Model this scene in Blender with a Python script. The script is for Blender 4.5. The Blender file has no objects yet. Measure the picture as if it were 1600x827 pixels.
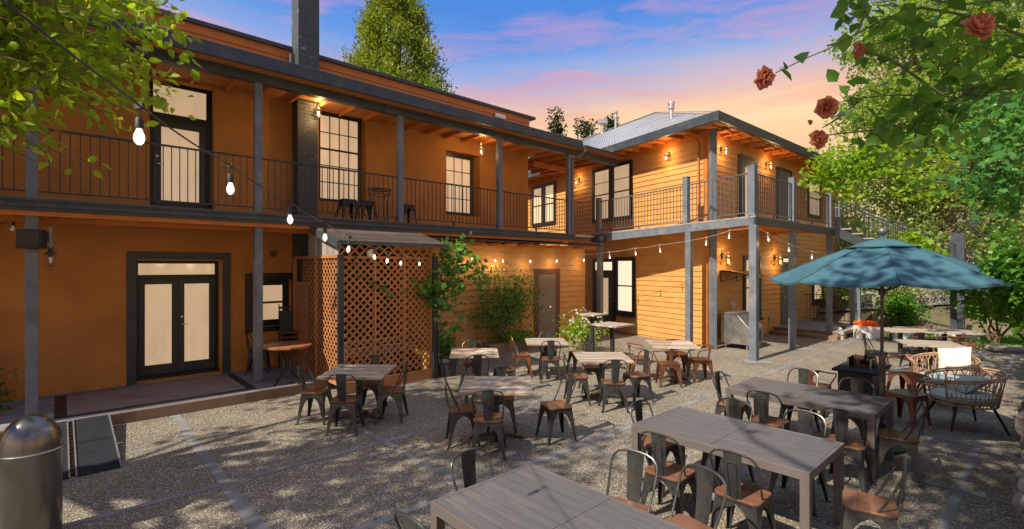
import bpy, math, random
import numpy as np
from mathutils import Matrix, Vector
rnd = random.Random(7); npr = np.random.default_rng(11)
S = bpy.context.scene; COL = S.collection
R = math.radians; PI = math.pi

# ------------------------------------------------------------------ object helpers
INV = {}
def tag(o, label=None, cat=None, group=None, kind=None):
    if label: o['label'] = label
    if cat: o['category'] = cat
    if group: o['group'] = group
    if kind: o['kind'] = kind
    return o
def thing(name, label, cat, loc=(0, 0, 0), rz=0.0, group=None):
    o = bpy.data.objects.new(name, None); COL.objects.link(o)
    o.empty_display_size = 0.1
    o.location = loc; o.rotation_euler = (0, 0, rz)
    INV[o.name] = (Matrix.Translation(loc) @ Matrix.Rotation(rz, 4, 'Z')).inverted()
    return tag(o, label, cat, group)
def top(o):
    while o.parent: o = o.parent
    return o
def link(name, me, mat, parent=None, smooth=False, bevel=0):
    o = bpy.data.objects.new(name, me); COL.objects.link(o)
    for m in (mat if isinstance(mat, (list, tuple)) else [mat]): me.materials.append(m)
    if parent is not None:
        o.parent = parent
        if top(parent).name in INV: me.transform(INV[top(parent).name])
    if smooth:
        me.polygons.foreach_set('use_smooth', [True] * len(me.polygons))
        try: me.set_sharp_from_angle(angle=R(40))
        except Exception: pass
    if bevel:
        b = o.modifiers.new('bevel', 'BEVEL'); b.width = bevel; b.segments = 2; b.limit_method = 'ANGLE'
    return o
class MB:
    def __init__(s, m=None): s.v = []; s.f = []; s.m = m; s.mi = []; s.cur = 0
    def add(s, vs, fs):
        b = len(s.v)
        for p in vs:
            p = Vector(p); s.v.append(tuple(s.m @ p) if s.m else tuple(p))
        for f in fs: s.f.append([b + i for i in f]); s.mi.append(s.cur)
    def box(s, x0, x1, y0, y1, z0, z1):
        if x0 > x1: x0, x1 = x1, x0
        if y0 > y1: y0, y1 = y1, y0
        if z0 > z1: z0, z1 = z1, z0
        s.add([(x0,y0,z0),(x1,y0,z0),(x1,y1,z0),(x0,y1,z0),(x0,y0,z1),(x1,y0,z1),(x1,y1,z1),(x0,y1,z1)],
              [(0,3,2,1),(4,5,6,7),(0,1,5,4),(1,2,6,5),(2,3,7,6),(3,0,4,7)])
        return s
    def hexa(s, a, b):      # two 4-loops of points
        s.add(list(a) + list(b), [(3,2,1,0),(4,5,6,7),(0,1,5,4),(1,2,6,5),(2,3,7,6),(3,0,4,7)]); return s
    def bar(s, p, q, w, h=None, up=(0,0,1)):     # rectangular bar from p to q
        h = w if h is None else h
        p = Vector(p); q = Vector(q); d = (q - p).normalized(); up = Vector(up)
        if abs(d.dot(up)) > .98: up = Vector((0,1,0))
        a = d.cross(up).normalized(); b = a.cross(d).normalized()
        c = [(-a*w/2 - b*h/2), (a*w/2 - b*h/2), (a*w/2 + b*h/2), (-a*w/2 + b*h/2)]
        s.hexa([p + x for x in c], [q + x for x in c]); return s
    def tube(s, pts, r, seg=8, closed=False, caps=True):
        P = [Vector(p) for p in pts]; n = len(P)
        rr = r if isinstance(r, (list, tuple)) else [r] * n
        vs = []; fs = []; prev = None
        for i in range(n):
            if closed: t = P[(i+1) % n] - P[i-1]
            else: t = P[min(i+1, n-1)] - P[max(i-1, 0)]
            t = t.normalized() if t.length > 1e-9 else Vector((0,0,1))
            if prev is None:
                a = t.cross(Vector((0,0,1)))
                if a.length < .1: a = t.cross(Vector((1,0,0)))
            else: a = prev - t * prev.dot(t)
            a.normalize(); prev = a; b = t.cross(a)
            for k in range(seg):
                an = 2*PI*k/seg; vs.append(P[i] + (a*math.cos(an) + b*math.sin(an)) * rr[i])
        m = n if closed else n - 1
        for i in range(m):
            j = (i+1) % n
            for k in range(seg):
                l = (k+1) % seg; fs.append((i*seg+k, i*seg+l, j*seg+l, j*seg+k))
        if caps and not closed:
            fs.append(tuple(range(seg))[::-1]); fs.append(tuple((n-1)*seg + k for k in range(seg)))
        s.add(vs, fs); return s
    def lathe(s, prof, c=(0,0,0), seg=20, sx=1, sy=1):
        vs = []; fs = []; n = len(prof)
        for r, z in prof:
            for k in range(seg):
                an = 2*PI*k/seg; vs.append((c[0] + r*sx*math.cos(an), c[1] + r*sy*math.sin(an), c[2] + z))
        for i in range(n-1):
            for k in range(seg):
                l = (k+1) % seg; fs.append((i*seg+k, i*seg+l, (i+1)*seg+l, (i+1)*seg+k))
        fs.append(tuple(range(seg))[::-1]); fs.append(tuple((n-1)*seg + k for k in range(seg)))
        s.add(vs, fs); return s
    def prism(s, poly, z0, z1, fn=None):
        fn = fn or (lambda x, y, z: (x, y, z)); n = len(poly)
        vs = [fn(x, y, z0) for x, y in poly] + [fn(x, y, z1) for x, y in poly]
        fs = [tuple(range(n))[::-1], tuple(range(n, 2*n))] + [(i, (i+1) % n, n + (i+1) % n, n + i) for i in range(n)]
        s.add(vs, fs); return s
    def build(s, name, mat, parent=None, smooth=False, bevel=0):
        me = bpy.data.meshes.new(name); me.from_pydata(s.v, [], s.f); me.update()
        o = link(name, me, mat, parent, smooth, bevel)
        if any(s.mi): me.polygons.foreach_set('material_index', s.mi)
        return o
def copy_tree(o, parent=None):
    c = o.copy(); COL.objects.link(c); c.parent = parent
    for ch in [x for x in KIDS.get(o.name, [])]: copy_tree(ch, c)
    return c
KIDS = {}
def index_kids():
    KIDS.clear()
    for o in list(bpy.data.objects):
        if o.parent: KIDS.setdefault(o.parent.name, []).append(o)
def struct(name, mb, mat, **k): return tag(mb.build(name, mat, **k), kind='structure')

# ------------------------------------------------------------------ material helpers
def nmat(name):
    m = bpy.data.materials.new(name); m.use_nodes = True; nt = m.node_tree
    return m, nt, nt.nodes['Principled BSDF']
def N(nt, t, **k):
    n = nt.nodes.new(t)
    for a, b in k.items():
        if a in n.inputs: n.inputs[a].default_value = b
        else: setattr(n, a, b)
    return n
def ramp(nt, fac, cols):
    r = nt.nodes.new('ShaderNodeValToRGB'); e = r.color_ramp.elements
    while len(e) > 1: e.remove(e[0])
    e[0].position = cols[0][0]; e[0].color = (*cols[0][1], 1)
    for p, c in cols[1:]:
        x = e.new(p); x.color = (*c, 1)
    nt.links.new(fac, r.inputs[0]); return r
def coords(nt, kind='Object', scale=(1,1,1), rot=(0,0,0)):
    t = N(nt, 'ShaderNodeTexCoord'); mp = N(nt, 'ShaderNodeMapping')
    mp.inputs['Scale'].default_value = scale; mp.inputs['Rotation'].default_value = rot
    nt.links.new(t.outputs[kind], mp.inputs[0])
    oi = N(nt, 'ShaderNodeObjectInfo'); ml = N(nt, 'ShaderNodeMath', operation='MULTIPLY'); nt.links.new(oi.outputs['Random'], ml.inputs[0]); ml.inputs[1].default_value = 37
    ad = N(nt, 'ShaderNodeVectorMath', operation='ADD'); nt.links.new(mp.outputs[0], ad.inputs[0]); nt.links.new(ml.outputs[0], ad.inputs[1]); return ad.outputs[0]
def paint(name, c, rough=.5, var=.12, scale=6, bump=.0, bscale=40, metal=0, spec=.4, stain=None, sc3=(1,1,1)):
    m, nt, p = nmat(name); L = nt.links.new
    co = coords(nt, scale=sc3)
    n = N(nt, 'ShaderNodeTexNoise', Scale=scale, Detail=6, Roughness=.6); L(co, n.inputs['Vector'])
    lo = tuple(x*(1-var*1.6) for x in c); hi = tuple(min(1, x*(1+var)) for x in c)
    r = ramp(nt, n.outputs['Fac'], [(.3, lo), (.52, c), (.72, hi)]); out = r.outputs[0]
    if stain:
        n2 = N(nt, 'ShaderNodeTexNoise', Scale=stain[1], Detail=8, Roughness=.7); L(co, n2.inputs['Vector'])
        r2 = ramp(nt, n2.outputs['Fac'], [(.50, (0,0,0)), (.68, (1,1,1))])
        mx = N(nt, 'ShaderNodeMix', data_type='RGBA'); L(r2.outputs[0], mx.inputs['Factor'])
        L(out, mx.inputs['A']); mx.inputs['B'].default_value = (*stain[0], 1); out = mx.outputs['Result']
    L(out, p.inputs['Base Color'])
    p.inputs['Metallic'].default_value = metal; p.inputs['Specular IOR Level'].default_value = spec
    rr = N(nt, 'ShaderNodeMapRange'); rr.inputs['To Min'].default_value = max(.05, rough-.1); rr.inputs['To Max'].default_value = min(1, rough+.1)
    L(n.outputs['Fac'], rr.inputs[0]); L(rr.outputs[0], p.inputs['Roughness'])
    if bump:
        b = N(nt, 'ShaderNodeTexNoise', Scale=bscale, Detail=5); L(co, b.inputs['Vector'])
        bb = N(nt, 'ShaderNodeBump', Strength=bump, Distance=.01); L(b.outputs['Fac'], bb.inputs['Height']); L(bb.outputs[0], p.inputs['Normal'])
    return m
def wood(name, cols, axis=0, plank=.12, rough=.6, grain=18, gap=False, bump=.3):
    """planks side by side across `axis`'s perpendicular; grain along axis (object space)."""
    m, nt, p = nmat(name); L = nt.links.new
    t = N(nt, 'ShaderNodeTexCoord'); sp = N(nt, 'ShaderNodeSeparateXYZ'); L(t.outputs['Object'], sp.inputs[0])
    across = sp.outputs[1 - axis]; along = sp.outputs[axis]
    d = N(nt, 'ShaderNodeMath', operation='DIVIDE'); L(across, d.inputs[0]); d.inputs[1].default_value = plank
    fl = N(nt, 'ShaderNodeMath', operation='FLOOR'); L(d.outputs[0], fl.inputs[0])
    # break each row into pieces along
    m2 = N(nt, 'ShaderNodeMath', operation='MULTIPLY_ADD'); L(fl.outputs[0], m2.inputs[0]); m2.inputs[1].default_value = 3.37; L(along, m2.inputs[2])
    d2 = N(nt, 'ShaderNodeMath', operation='DIVIDE'); L(m2.outputs[0], d2.inputs[0]); d2.inputs[1].default_value = plank*5
    fl2 = N(nt, 'ShaderNodeMath', operation='FLOOR'); L(d2.outputs[0], fl2.inputs[0])
    cb = N(nt, 'ShaderNodeCombineXYZ'); L(fl.outputs[0], cb.inputs[0]); L(fl2.outputs[0], cb.inputs[1])
    wn = N(nt, 'ShaderNodeTexWhiteNoise', noise_dimensions='3D'); L(cb.outputs[0], wn.inputs['Vector'])
    sc = [1,1,1]; sc[axis] = 1.2; sc[1-axis] = grain; sc[2] = 4
    mp = N(nt, 'ShaderNodeMapping'); mp.inputs['Scale'].default_value = sc; L(t.outputs['Object'], mp.inputs[0])
    ad = N(nt, 'ShaderNodeVectorMath', operation='ADD'); L(mp.outputs[0], ad.inputs[0])
    vs = N(nt, 'ShaderNodeVectorMath', operation='SCALE'); vs.inputs['Scale'].default_value = 9; L(wn.outputs['Color'], vs.inputs[0]); L(vs.outputs[0], ad.inputs[1])
    n = N(nt, 'ShaderNodeTexNoise', Scale=3, Detail=6, Roughness=.65, Distortion=.4); L(ad.outputs[0], n.inputs['Vector'])
    mix = N(nt, 'ShaderNodeMath', operation='MULTIPLY_ADD'); L(wn.outputs['Value'], mix.inputs[0]); mix.inputs[1].default_value = .55
    hf = N(nt, 'ShaderNodeMath', operation='MULTIPLY'); L(n.outputs['Fac'], hf.inputs[0]); hf.inputs[1].default_value = .55; L(hf.outputs[0], mix.inputs[2])
    k = len(cols); r = ramp(nt, mix.outputs[0], [(.15 + .7*i/(k-1), c) for i, c in enumerate(cols)])
    L(r.outputs[0], p.inputs['Base Color']); p.inputs['Roughness'].default_value = rough; p.inputs['Specular IOR Level'].default_value = .35
    fr = N(nt, 'ShaderNodeMath', operation='FRACT'); L(d.outputs[0], fr.inputs[0])
    pp = N(nt, 'ShaderNodeMath', operation='PINGPONG'); L(fr.outputs[0], pp.inputs[0]); pp.inputs[1].default_value = .5
    st = N(nt, 'ShaderNodeMapRange'); L(pp.outputs[0], st.inputs[0]); st.inputs['From Max'].default_value = .05
    hm = N(nt, 'ShaderNodeMath', operation='MULTIPLY_ADD'); L(n.outputs['Fac'], hm.inputs[0]); hm.inputs[1].default_value = .25; L(st.outputs[0], hm.inputs[2])
    b = N(nt, 'ShaderNodeBump', Strength=bump, Distance=.006); L(hm.outputs[0], b.inputs['Height']); L(b.outputs[0], p.inputs['Normal'])
    return m
def leafmat(name, cols, trans=.35, rough=.5):
    m, nt, p = nmat(name); L = nt.links.new
    g = N(nt, 'ShaderNodeNewGeometry'); t = N(nt, 'ShaderNodeTexCoord')
    n = N(nt, 'ShaderNodeTexNoise', Scale=.9, Detail=3); L(t.outputs['Object'], n.inputs['Vector'])
    a = N(nt, 'ShaderNodeMath', operation='MULTIPLY_ADD'); L(g.outputs['Random Per Island'], a.inputs[0]); a.inputs[1].default_value = .6
    b = N(nt, 'ShaderNodeMath', operation='MULTIPLY'); L(n.outputs['Fac'], b.inputs[0]); b.inputs[1].default_value = .5; L(b.outputs[0], a.inputs[2])
    k = len(cols); r = ramp(nt, a.outputs[0], [(.1 + .8*i/(k-1), c) for i, c in enumerate(cols)])
    L(r.outputs[0], p.inputs['Base Color']); p.inputs['Roughness'].default_value = rough; p.inputs['Specular IOR Level'].default_value = .3
    tr = N(nt, 'ShaderNodeBsdfTranslucent'); br = N(nt, 'ShaderNodeMix', data_type='RGBA', blend_type='MULTIPLY')
    br.inputs['Factor'].default_value = 1; L(r.outputs[0], br.inputs['A']); br.inputs['B'].default_value = (2.0, 2.0, .8, 1); L(br.outputs['Result'], tr.inputs[0])
    mx = N(nt, 'ShaderNodeMixShader'); mx.inputs[0].default_value = trans; L(p.outputs[0], mx.inputs[1]); L(tr.outputs[0], mx.inputs[2])
    L(mx.outputs[0], nt.nodes['Material Output'].inputs['Surface']); return m
def emis(name, base, col, st, rough=.2):
    m, nt, p = nmat(name); p.inputs['Base Color'].default_value = (*base, 1); p.inputs['Roughness'].default_value = rough
    p.inputs['Emission Color'].default_value = (*col, 1); p.inputs['Emission Strength'].default_value = st; return m

# ------------------------------------------------------------------ materials
ORANGE = (.50, .175, .030)
M = {}
M['stucco'] = paint('orange_stucco', (.46, .196, .045), .85, .14, 1.3, .35, 60, stain=((.37,.165,.05), 1.1))
M['siding'] = paint('orange_siding_paint', (.54, .27, .078), .6, .12, 2.0, .15, 80, sc3=(1,1,3), stain=((.44,.22,.065), 1.1))
M['trim_orange'] = paint('orange_trim_paint', (.52, .17, .028), .6, .12, 3, .1)
M['soffit'] = paint('orange_soffit_boards', (.50, .19, .045), .65, .15, 4, .1, sc3=(1,6,1))
M['brown'] = paint('brown_trim_paint', (.13, .055, .03), .6, .12, 4)
M['grey'] = paint('blue_grey_post_paint', (.125, .145, .175), .5, .14, 5, .12, 60, stain=((.20,.21,.23), 2.2))
M['dark'] = paint('dark_green_grey_paint', (.032, .042, .046), .45, .2, 5, .1)
M['fascia'] = paint('slate_fascia_paint', (.042, .056, .068), .45, .2, 3, .1, stain=((.08,.09,.1), 2.))
M['black'] = paint('black_paint', (.012, .013, .014), .4, .2, 6)
M['iron'] = paint('black_rail_iron', (.03, .034, .038), .4, .2, 10)
M['greyrail'] = paint('grey_rail_paint', (.10, .10, .11), .4, .2, 10)
M['brick_dark'] = None
M['metalroof'] = paint('pale_metal_roofing', (.36, .37, .385), .45, .1, 2, .1, metal=.3, stain=((.25,.25,.26), 1.5))
M['gal'] = paint('galvanised_metal', (.55, .56, .57), .35, .12, 8, metal=.8)
M['steel'] = paint('brushed_stainless_steel', (.50, .50, .49), .32, .15, 5, .05, 90, metal=.9, stain=((.3,.29,.27), 3))
M['bin'] = paint('dark_satin_steel', (.17, .16, .15), .27, .12, 2, metal=.85)
M['gun'] = paint('gunmetal_chair_paint', (.070, .075, .078), .30, .25, 14, metal=.6, stain=((.10,.082,.06), 9))
M['copper'] = paint('copper_brown_chair_paint', (.25, .105, .058), .36, .25, 12, metal=.6, stain=((.13,.06,.04), 9))
M['seatwood'] = wood('brown_seat_wood', [(.075,.033,.018),(.135,.058,.030),(.20,.095,.052)], 0, .09, .45)
M['weather'] = wood('weathered_table_wood', [(.08,.065,.05),(.20,.165,.13),(.42,.36,.29),(.24,.16,.10),(.50,.45,.38)], 0, .085, .6, bump=.6)
M['patch'] = wood('patchwork_table_wood', [(.10,.07,.05),(.34,.22,.13),(.52,.45,.37),(.22,.14,.09)], 0, .085, .6, bump=.5)
M['roundwood'] = wood('brown_round_table_wood', [(.22,.085,.035),(.32,.12,.045)], 0, .14, .4)
M['compo'] = paint('grey_composite_plank', (.098, .095, .098), .5, .1, 5, .25, 70, sc3=(10,1,1), stain=((.14,.125,.115), 1.5))
M['compof'] = paint('grey_composite_frame', (.115, .098, .092), .45, .12, 6)
M['shedroof'] = wood('weathered_shed_roof_boards', [(.035,.026,.022),(.06,.045,.036),(.11,.08,.06)], 0, .18, .8)
M['greywood'] = wood('grey_board', [(.16,.14,.12),(.30,.27,.24),(.42,.38,.34)], 0, .14, .75)
M['stepwood'] = wood('brown_step_board', [(.10,.065,.035),(.17,.11,.06),(.24,.165,.10)], 0, .3, .6)
M['lattice'] = paint('orange_brown_lattice_paint', (.40, .17, .062), .6, .15, 5)
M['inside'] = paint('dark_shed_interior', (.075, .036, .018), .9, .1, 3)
M['tan_door'] = paint('taupe_door_paint', (.20, .155, .115), .5, .1, 3)
M['green_door'] = paint('dull_green_door_paint', (.12, .125, .105), .5, .1, 3)
M['porch'] = paint('grey_porch_boards', (.20, .20, .21), .7, .15, 3, .2, stain=((.30,.29,.28), 1.5))
M['mat'] = paint('brown_door_mat_fibre', (.25, .185, .15), .95, .15, 5, .4, 150, stain=((.17,.13,.10), 1.6))
M['rubber'] = paint('black_rubber', (.018, .018, .02), .55, .2, 6)
M['ramp'] = paint('dark_ramp_plate', (.022, .025, .03), .85, .15, 4, .3, 150, spec=.1)
def blindmat(name, base, col, st):
    m, nt, p = nmat(name); L = nt.links.new; co = coords(nt, scale=(2.2,2.2,.6)); n = N(nt, 'ShaderNodeTexNoise', Scale=1.6, Detail=5, Roughness=.6); L(co, n.inputs['Vector'])
    r = ramp(nt, n.outputs['Fac'], [(.3, tuple(c*.84 for c in base)), (.5, base), (.7, tuple(min(1,c*1.08) for c in base))]); L(r.outputs[0], p.inputs['Base Color'])
    r2 = ramp(nt, n.outputs['Fac'], [(.3, tuple(c*.87 for c in col)), (.55, col)]); L(r2.outputs[0], p.inputs['Emission Color']); p.inputs['Emission Strength'].default_value = st; p.inputs['Roughness'].default_value = .1; return m
M['blind'] = blindmat('lit_beige_window', (.48, .36, .25), (1.0, .70, .42), .29)
M['blind_hi'] = emis('bright_lit_window', (.6, .5, .4), (1.0, .86, .62), .6, .12)
M['glow'] = emis('glowing_lamp_glass', (1, .8, .5), (1, .74, .38), 4)
M['glow_amber'] = emis('glowing_amber_glass', (1, .7, .3), (1, .62, .18), 1.6)
M['bulb'] = emis('lit_filament', (1, .85, .6), (1, .86, .62), 16)
M['offbulb'] = emis('unlit_clear_bulb', (.45, .42, .38), (1, .8, .5), .05, .05)
M['white'] = paint('white_paint', (.72, .71, .68), .5, .08, 4)
M['cush'] = paint('pale_green_cushion', (.30, .36, .34), .9, .1, 6, .3, 120)
M['seat_sheen'] = paint('sky_sheen_metal_seat', (.13,.15,.165), .3, .1, 6, metal=.5)  # copper armchair seats: their sky reflection is painted in as blue-grey
M['gap'] = paint('deep_gap_shadow_board', (.010,.010,.010), .95, .1, 3, spec=.02)
M['pillow'] = paint('white_pillow_cloth', (.62, .59, .52), .9, .08, 6, .3, 120)
M['wicker'] = paint('tan_wicker', (.40, .25, .145), .6, .25, 14)
M['terracotta_f'] = leafmat('orange_petals', [(.7,.10,.01),(.85,.22,.03)], .2)
M['concrete'] = paint('pale_concrete', (.20, .197, .19), .85, .25, 3, .3, 60, stain=((.17,.165,.16), 1.6))
M['bark'] = paint('brown_bark', (.13, .095, .065), .9, .3, 6, .8, 14, sc3=(1,1,.25))
M['paletrunk'] = paint('pale_dry_trunk', (.27, .21, .15), .9, .3, 6, .8, 14, sc3=(1,1,.25))
M['twig'] = paint('thin_twig_bark', (.17, .105, .06), .8, .25, 10)
M['cane'] = paint('green_brown_rose_cane', (.10, .12, .045), .6, .25, 10)
M['soil'] = paint('dark_soil', (.04, .028, .018), .95, .3, 10, .6)
M['pot'] = paint('charcoal_plastic_pot', (.05, .05, .053), .6, .15, 5)
M['planterwood'] = wood('rough_planter_wood', [(.14,.10,.07),(.26,.19,.13),(.34,.27,.2)], 0, .2, .8)
M['umb'] = paint('teal_umbrella_cloth', (.036, .108, .138), .85, .1, 1.5, .15, 200, stain=((.05,.135,.16), 1.2))
M['pole'] = paint('bronze_umbrella_pole', (.10, .085, .075), .4, .15, 8, metal=.4)
M['cable'] = paint('black_cable', (.02, .02, .02), .5, .1, 8)
M['cablew'] = paint('pale_cable', (.45, .42, .38), .5, .1, 8)
# glass
def glass(name, c=(1,1,1), rough=.02):
    m, nt, p = nmat(name); L = nt.links.new
    tb = N(nt, 'ShaderNodeBsdfTransparent'); tb.inputs[0].default_value = (*c, 1)
    gl = N(nt, 'ShaderNodeBsdfGlossy', Roughness=rough); fr = N(nt, 'ShaderNodeFresnel', IOR=1.45)
    mx = N(nt, 'ShaderNodeMixShader'); L(fr.outputs[0], mx.inputs[0]); L(tb.outputs[0], mx.inputs[1]); L(gl.outputs[0], mx.inputs[2])
    L(mx.outputs[0], nt.nodes['Material Output'].inputs['Surface']); return m
M['glass'] = glass('clear_glass', (.93,.95,.94))
def glowglass():
    m, nt, p = nmat('glowing_bulb_glass'); L = nt.links.new
    tb = N(nt, 'ShaderNodeBsdfTransparent'); em = N(nt, 'ShaderNodeEmission', Strength=1.5); em.inputs[0].default_value = (1,.88,.66,1); gl = N(nt, 'ShaderNodeBsdfGlossy', Roughness=.03)
    a = N(nt, 'ShaderNodeMixShader'); a.inputs[0].default_value = .5; L(tb.outputs[0], a.inputs[1]); L(em.outputs[0], a.inputs[2])
    b = N(nt, 'ShaderNodeMixShader'); b.inputs[0].default_value = .15; L(a.outputs[0], b.inputs[1]); L(gl.outputs[0], b.inputs[2]); L(b.outputs[0], nt.nodes['Material Output'].inputs['Surface']); return m
M['glowglass'] = glowglass()
M['tglass'] = glass('smoky_glass', (.55,.45,.38))
def brickpaint():
    m, nt, p = nmat('dark_painted_brick'); L = nt.links.new
    t = N(nt, 'ShaderNodeTexCoord'); sp = N(nt, 'ShaderNodeSeparateXYZ'); L(t.outputs['Object'], sp.inputs[0])
    ad = N(nt, 'ShaderNodeMath', operation='ADD'); L(sp.outputs[0], ad.inputs[0]); L(sp.outputs[1], ad.inputs[1])
    cb = N(nt, 'ShaderNodeCombineXYZ'); L(ad.outputs[0], cb.inputs[0]); L(sp.outputs[2], cb.inputs[1])
    b = N(nt, 'ShaderNodeTexBrick', Scale=1.0); b.inputs['Brick Width'].default_value = .21; b.inputs['Row Height'].default_value = .072; b.inputs['Mortar Size'].default_value = .007; b.inputs['Mortar Smooth'].default_value = .3
    b.inputs['Color1'].default_value = (.050,.062,.068,1); b.inputs['Color2'].default_value = (.066,.076,.082,1); b.inputs['Mortar'].default_value = (.035,.042,.045,1)
    L(cb.outputs[0], b.inputs['Vector'])
    n = N(nt, 'ShaderNodeTexNoise', Scale=7, Detail=6); L(t.outputs['Object'], n.inputs['Vector'])
    r = ramp(nt, n.outputs['Fac'], [(.66, (0,0,0)), (.70, (1,1,1))])
    mx = N(nt, 'ShaderNodeMix', data_type='RGBA'); L(r.outputs[0], mx.inputs['Factor']); L(b.outputs['Color'], mx.inputs['A']); mx.inputs['B'].default_value = (.20,.21,.21,1)
    L(mx.outputs['Result'], p.inputs['Base Color']); p.inputs['Roughness'].default_value = .55
    iv = N(nt, 'ShaderNodeMath', operation='SUBTRACT'); iv.inputs[0].default_value = 1; L(b.outputs['Fac'], iv.inputs[1])
    bb = N(nt, 'ShaderNodeBump', Strength=.9, Distance=.012); L(iv.outputs[0], bb.inputs['Height']); L(bb.outputs[0], p.inputs['Normal']); return m
M['brick_dark'] = brickpaint()
def aggregate():
    m, nt, p = nmat('exposed_aggregate_paving'); L = nt.links.new
    t = N(nt, 'ShaderNodeTexCoord')
    v = N(nt, 'ShaderNodeTexVoronoi', Scale=78); L(t.outputs['Object'], v.inputs['Vector'])
    sp = N(nt, 'ShaderNodeSeparateColor'); L(v.outputs['Color'], sp.inputs[0])
    r = ramp(nt, sp.outputs[0], [(0, (.14,.125,.105)), (.3, (.215,.19,.155)), (.55, (.28,.25,.20)), (.78, (.35,.315,.255)), (.93, (.47,.445,.40)), (1, (.72,.70,.66))])
    # gaps between pebbles darker (sand matrix)
    rg = ramp(nt, v.outputs['Distance'], [(.30, (1,1,1)), (.62, (.45,.42,.38))])
    mu = N(nt, 'ShaderNodeMix', data_type='RGBA', blend_type='MULTIPLY'); mu.inputs['Factor'].default_value = 1
    L(r.outputs[0], mu.inputs['A']); L(rg.outputs[0], mu.inputs['B'])
    n = N(nt, 'ShaderNodeTexNoise', Scale=.7, Detail=7, Roughness=.65); L(t.outputs['Object'], n.inputs['Vector'])
    r2 = ramp(nt, n.outputs['Fac'], [(.3, (.80,.79,.78)), (.5, (1.12,1.09,1.03)), (.7, (1.4,1.34,1.22))])
    m2 = N(nt, 'ShaderNodeMix', data_type='RGBA', blend_type='MULTIPLY'); m2.inputs['Factor'].default_value = 1
    L(mu.outputs['Result'], m2.inputs['A']); L(r2.outputs[0], m2.inputs['B'])
    L(m2.outputs['Result'], p.inputs['Base Color']); p.inputs['Roughness'].default_value = .75; p.inputs['Specular IOR Level'].default_value = .35
    iv = N(nt, 'ShaderNodeMath', operation='SUBTRACT'); iv.inputs[0].default_value = 1; L(v.outputs['Distance'], iv.inputs[1])
    b = N(nt, 'ShaderNodeBump', Strength=.8, Distance=.012); L(iv.outputs[0], b.inputs['Height']); L(b.outputs[0], p.inputs['Normal']); return m
M['agg'] = aggregate()
M['earth'] = paint('dry_leafy_earth', (.15, .115, .07), .95, .3, 1.5, .6, 20, stain=((.05,.075,.025), .8))
M['stone'] = paint('grey_rubble_stone', (.20, .19, .175), .9, .4, 5, 1.0, 9, stain=((.33,.28,.20), 3))
M['lawn'] = leafmat('lawn_grass', [(.06,.16,.015),(.12,.28,.03),(.18,.34,.05)], .25)
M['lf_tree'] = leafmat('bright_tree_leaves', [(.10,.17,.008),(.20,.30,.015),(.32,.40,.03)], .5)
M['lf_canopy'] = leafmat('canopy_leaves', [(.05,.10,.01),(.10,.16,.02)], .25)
M['lf_rose'] = leafmat('rose_leaves', [(.04,.11,.018),(.08,.19,.025),(.15,.29,.05)], .45, .4)
M['lf_cedar'] = leafmat('cedar_sprays', [(.05,.09,.012),(.14,.20,.022),(.30,.35,.045)], .28)
M['lf_dark'] = leafmat('dark_distant_leaves', [(.012,.025,.008),(.03,.05,.014)], .2)
M['lf_hill'] = leafmat('dry_hillside_leaves', [(.10,.16,.035),(.20,.28,.07),(.38,.44,.17)], .38)
M['lf_feather'] = leafmat('feathery_green_leaves', [(.08,.14,.02),(.17,.26,.04),(.32,.42,.10)], .42)
M['lf_maple'] = leafmat('light_maple_leaves', [(.10,.19,.012),(.18,.30,.02),(.27,.40,.03)], .45)
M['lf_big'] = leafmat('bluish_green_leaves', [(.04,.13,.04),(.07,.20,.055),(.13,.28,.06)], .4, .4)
M['lf_bush'] = leafmat('green_bush_leaves', [(.035,.11,.015),(.075,.20,.024),(.16,.33,.03)], .35, .4)
M['lf_vine'] = leafmat('vine_leaves', [(.04,.12,.03),(.08,.20,.04),(.15,.31,.05)], .3)
M['lf_dry'] = leafmat('dry_ivy_twigs', [(.20,.13,.08),(.36,.27,.18),(.46,.38,.28)], .1)
M['petal_w'] = leafmat('white_lilac_petals', [(.62,.58,.72),(.8,.78,.85)], .2)
M['rose'] = leafmat('salmon_rose_petals', [(.36,.105,.07),(.50,.19,.14),(.62,.32,.25)], .3, .6)
SKYSC, SUNE, EXPO = 6.8, 4.7, 0.68
# ------------------------------------------------------------------ frames measured from the place (metres; camera stands at x=0, y=0)
def FR(o, u):
    l = math.hypot(*u); a = math.atan2(u[1], u[0]); return Matrix.Translation((o[0], o[1], 0)) @ Matrix.Rotation(a, 4, 'Z'), a
P0 = (-4.768, 9.248); FM, AM = FR(P0, (.7372, .6757))
C0 = (5.62, 14.2); FL, AL = FR(C0, (-.549, 1)); FW, AW = FR(C0, (.753, .658))
def MW(s, d, z=0): v = FM @ Vector((s, d, z)); return v
SUNAZ = Vector((.757, .653)).normalized(); SUNEL = R(44)

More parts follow.
